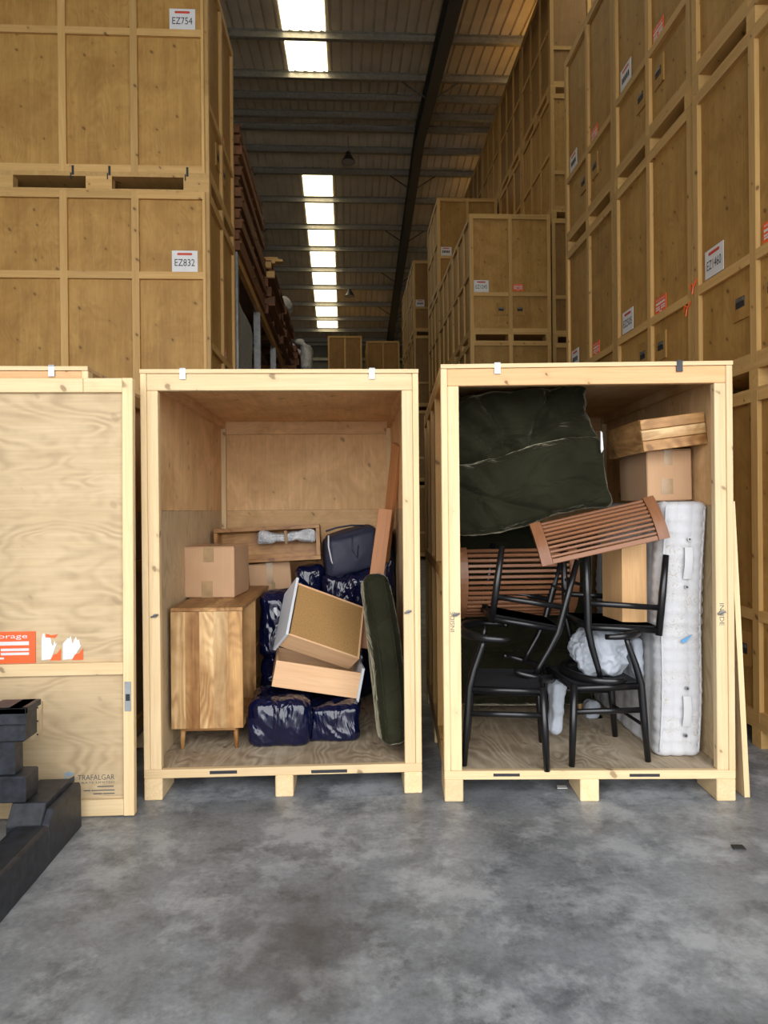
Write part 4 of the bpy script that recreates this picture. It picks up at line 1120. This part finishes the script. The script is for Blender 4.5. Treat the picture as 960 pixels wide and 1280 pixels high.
for (z, x1, lab) in ((5.66, -1.14, 'lowest pale plank lying across the pallet pile on the rack'), (5.70, -1.02, 'middle pale plank lying across the pallet pile on the rack'), (5.74, -1.10, 'topmost pale plank lying across the pallet pile on the rack')):
    o = MB().box(-1.1, 0, 0, .14, 0, .036).build('pale_plank', OLDPINE('x')); o.location = (x1, 11.25+(z-5.6)*.5, z); tag(o, lab, 'plank', 'pale planks on the rack')
pile(5, (-2.28, 13.08, 4.785), 'the pile under the plastic-wrapped bundle', 'pallets under the plastic-wrapped bundle', .03)
o = bm_obj(softbox((.30, .25, .15), .14, 18, lambda q, n: n*(ridged(q, 4)*.05)), 'wrapped_bundle', PLASTICW); o.location = (-1.36, 13.6, 5.66); tag(o, 'pale plastic-wrapped bundle on top of the rack pallets', 'bundle')
pile(4, (-2.22, 15.6, 4.785), 'the pile with the pale bag over its side', 'pallets with the pale bag', .03)
pile(8, (-2.28, 13.06, 2.425), 'the pile on the lower beams under the plastic-wrapped bundle', 'pallets on the lower beams', .04)
pile(6, (-2.20, 17.7, 4.785), 'the pile under the white bundle at the rack end', 'pallets at the rack end', .04)
def slump(q, n):      # the neck of the bag lies on the top pallet, the rest hangs down its side
    k = max(0.0, min(1.0, (q.z-.20)/.06)); return n*(ridged(q, 3)*.035)*(1-.6*k)+Vector((-.15*k, 0, 0))
o = bm_obj(softbox((.12, .3, .36), .10, 22, slump), 'slumped_bag', PLASTICW); o.location = (-.90, 15.95, 5.175); tag(o, 'pale bag slumped over the side of a rack pallet pile', 'bag')
o = bm_obj(softbox((.36, .3, .16), .14, 18, lambda q, n: n*(ridged(q, 3)*.06)), 'wrapped_bundle', WHITE); o.location = (-1.25, 18.3, 5.83); tag(o, 'white wrapped bundle at the far end of the rack', 'bundle')
# things under the beam
o = bm_obj(softbox((.09, .72, .90), .06, 14, lambda q, n: n*noise.noise(q*3)*.02), 'felt_mattress', GREYF); o.location = (-1.44, 9.3, 3.36); o.rotation_euler = (0, R(1), 0); tag(o, 'grey felt-covered mattress standing under the amber rack beam', 'mattress')
o = MB().prism([(0, 0), (1.3, 0), (1.3, .9), (1.0, 1.35), (.6, 1.5), (.2, 1.35), (0, .9)], 0, 0, .06).build('headboard', BRNPLY('z')); o.location = (-1.45, 10.85, 2.425); tag(o, 'brown rounded headboard stored under the amber rack beam', 'headboard')

# ------------------------------------------------------------------ settle soft things: where they press on something they give way
from mathutils.bvhtree import BVHTree
bpy.context.view_layer.update(); index_children()
def leaves(o):
    r = [o] if o.type == 'MESH' else []
    for c in kids(o): r += leaves(c)
    return r
def solid(o):
    vs = [o.matrix_world @ v.co for v in o.data.vertices]; o.data.calc_loop_triangles()
    return (BVHTree.FromPolygons(vs, [tuple(t_.vertices) for t_ in o.data.loop_triangles], all_triangles=True), [min(v[i] for v in vs) for i in range(3)], [max(v[i] for v in vs) for i in range(3)])
def solid_box(root):
    """a drawer counts as a full box, so that nothing soft comes up inside it"""
    inv = root.matrix_world.inverted(); pts = [inv @ (o.matrix_world @ v.co) for o in leaves(root) if 'front' not in o.name for v in o.data.vertices]
    lo = [min(p[i] for p in pts) for i in range(3)]; hi = [max(p[i] for p in pts) for i in range(3)]
    m = MB().box(lo[0], hi[0], lo[1], hi[1], lo[2], hi[2]); vs = [root.matrix_world @ Vector(v) for v in m.v]
    return (BVHTree.FromPolygons(vs, m.f), [min(v[i] for v in vs) for i in range(3)], [max(v[i] for v in vs) for i in range(3)])
RAYD = Vector((.137, .291, .947)).normalized()
def settle(o, obstacles, room=None):
    mw_ = o.matrix_world.copy(); inv = mw_.inverted()
    P = [mw_ @ v.co for v in o.data.vertices]
    for it in range(2):
        for tree, lo, hi in obstacles:
            for k, p in enumerate(P):
                if p.x < lo[0] or p.x > hi[0] or p.y < lo[1] or p.y > hi[1] or p.z < lo[2] or p.z > hi[2]: continue
                n, q = 0, p.copy()
                for _ in range(16):
                    h = tree.ray_cast(q, RAYD)
                    if h[0] is None: break
                    n += 1; q = h[0]+RAYD*1e-5
                if n % 2:
                    c_, nn, _i, d_ = tree.find_nearest(p)
                    if d_ > 1e-6: P[k] = c_+(c_-p).normalized()*.0015
        if room:
            M_, b0, b1 = room; Mi = M_.inverted()
            for k, p in enumerate(P):
                l = Mi @ p; l = Vector([max(b0[i], min(b1[i], l[i])) for i in range(3)]); P[k] = M_ @ l
    for v, p in zip(o.data.vertices, P): v.co = inv @ p
    o.data.update()
def byname(n): return [o for o in COL.objects if o.parent is None and o.name.split('.')[0] == n]
ROOML = (Matrix.Translation((LC[0], LC[1], 0)) @ Matrix.Rotation(R(-.6), 4, 'Z'), (.0475, .052, DZ-.001), (CW-.0475, CL-.032, CHT-.025))
ROOMR = (RM, (.0485, .052, DZ-.001), ((CW-.0475)*1.022, CL-.032, CHT-.024))
bags = byname('plastic_bag'); cards = byname('cardboard_box')
rigid = [solid_box(d) for d in byname('chest_drawer')]+[solid(o) for d in byname('chest_drawer') for o in leaves(d) if 'front' in o.name]+[solid_box(c) for c in cards[:2]]+[solid_box(byname('sideboard')[0]), solid_box(byname('loose_drawer')[0])]+[solid(o) for o in byname('wooden_plank')]
fc = byname('velvet_cushion')[0]; settle(fc, [], ROOML); done = [solid(fc)]
for b in [bags[6], bags[0], bags[1], bags[2], bags[3], bags[5], bags[4], bags[7]]:
    settle(b, rigid+done, ROOML); done.append(solid(b))
settle(byname('zipped_storage_bag')[0], rigid+done, ROOML)
chairs_ = [solid(m) for c in byname('elbow_chair') for m in leaves(c)]
matt = [solid(o) for o in leaves(byname('mattress')[0]) if o.name.startswith('quilted')]
slats = [solid(o) for p in byname('slatted_panel') for o in leaves(p)]
sofa = [solid(o) for o in leaves(byname('sofa_section')[0])]
vc = byname('velvet_cushion'); settle(vc[1], slats+sofa, ROOMR); low = solid(vc[1]); settle(vc[2], [low], ROOMR)
prev = []
for c in byname('crumpled_sheet'):
    settle(c, matt+chairs_+sofa+prev, ROOMR); prev.append(solid(c))
sb_ = byname('slumped_bag')[0]; settle(sb_, [solid(o) for p in byname('wooden_pallet') if abs(p.location.y-15.6) < .2 for o in leaves(p)])
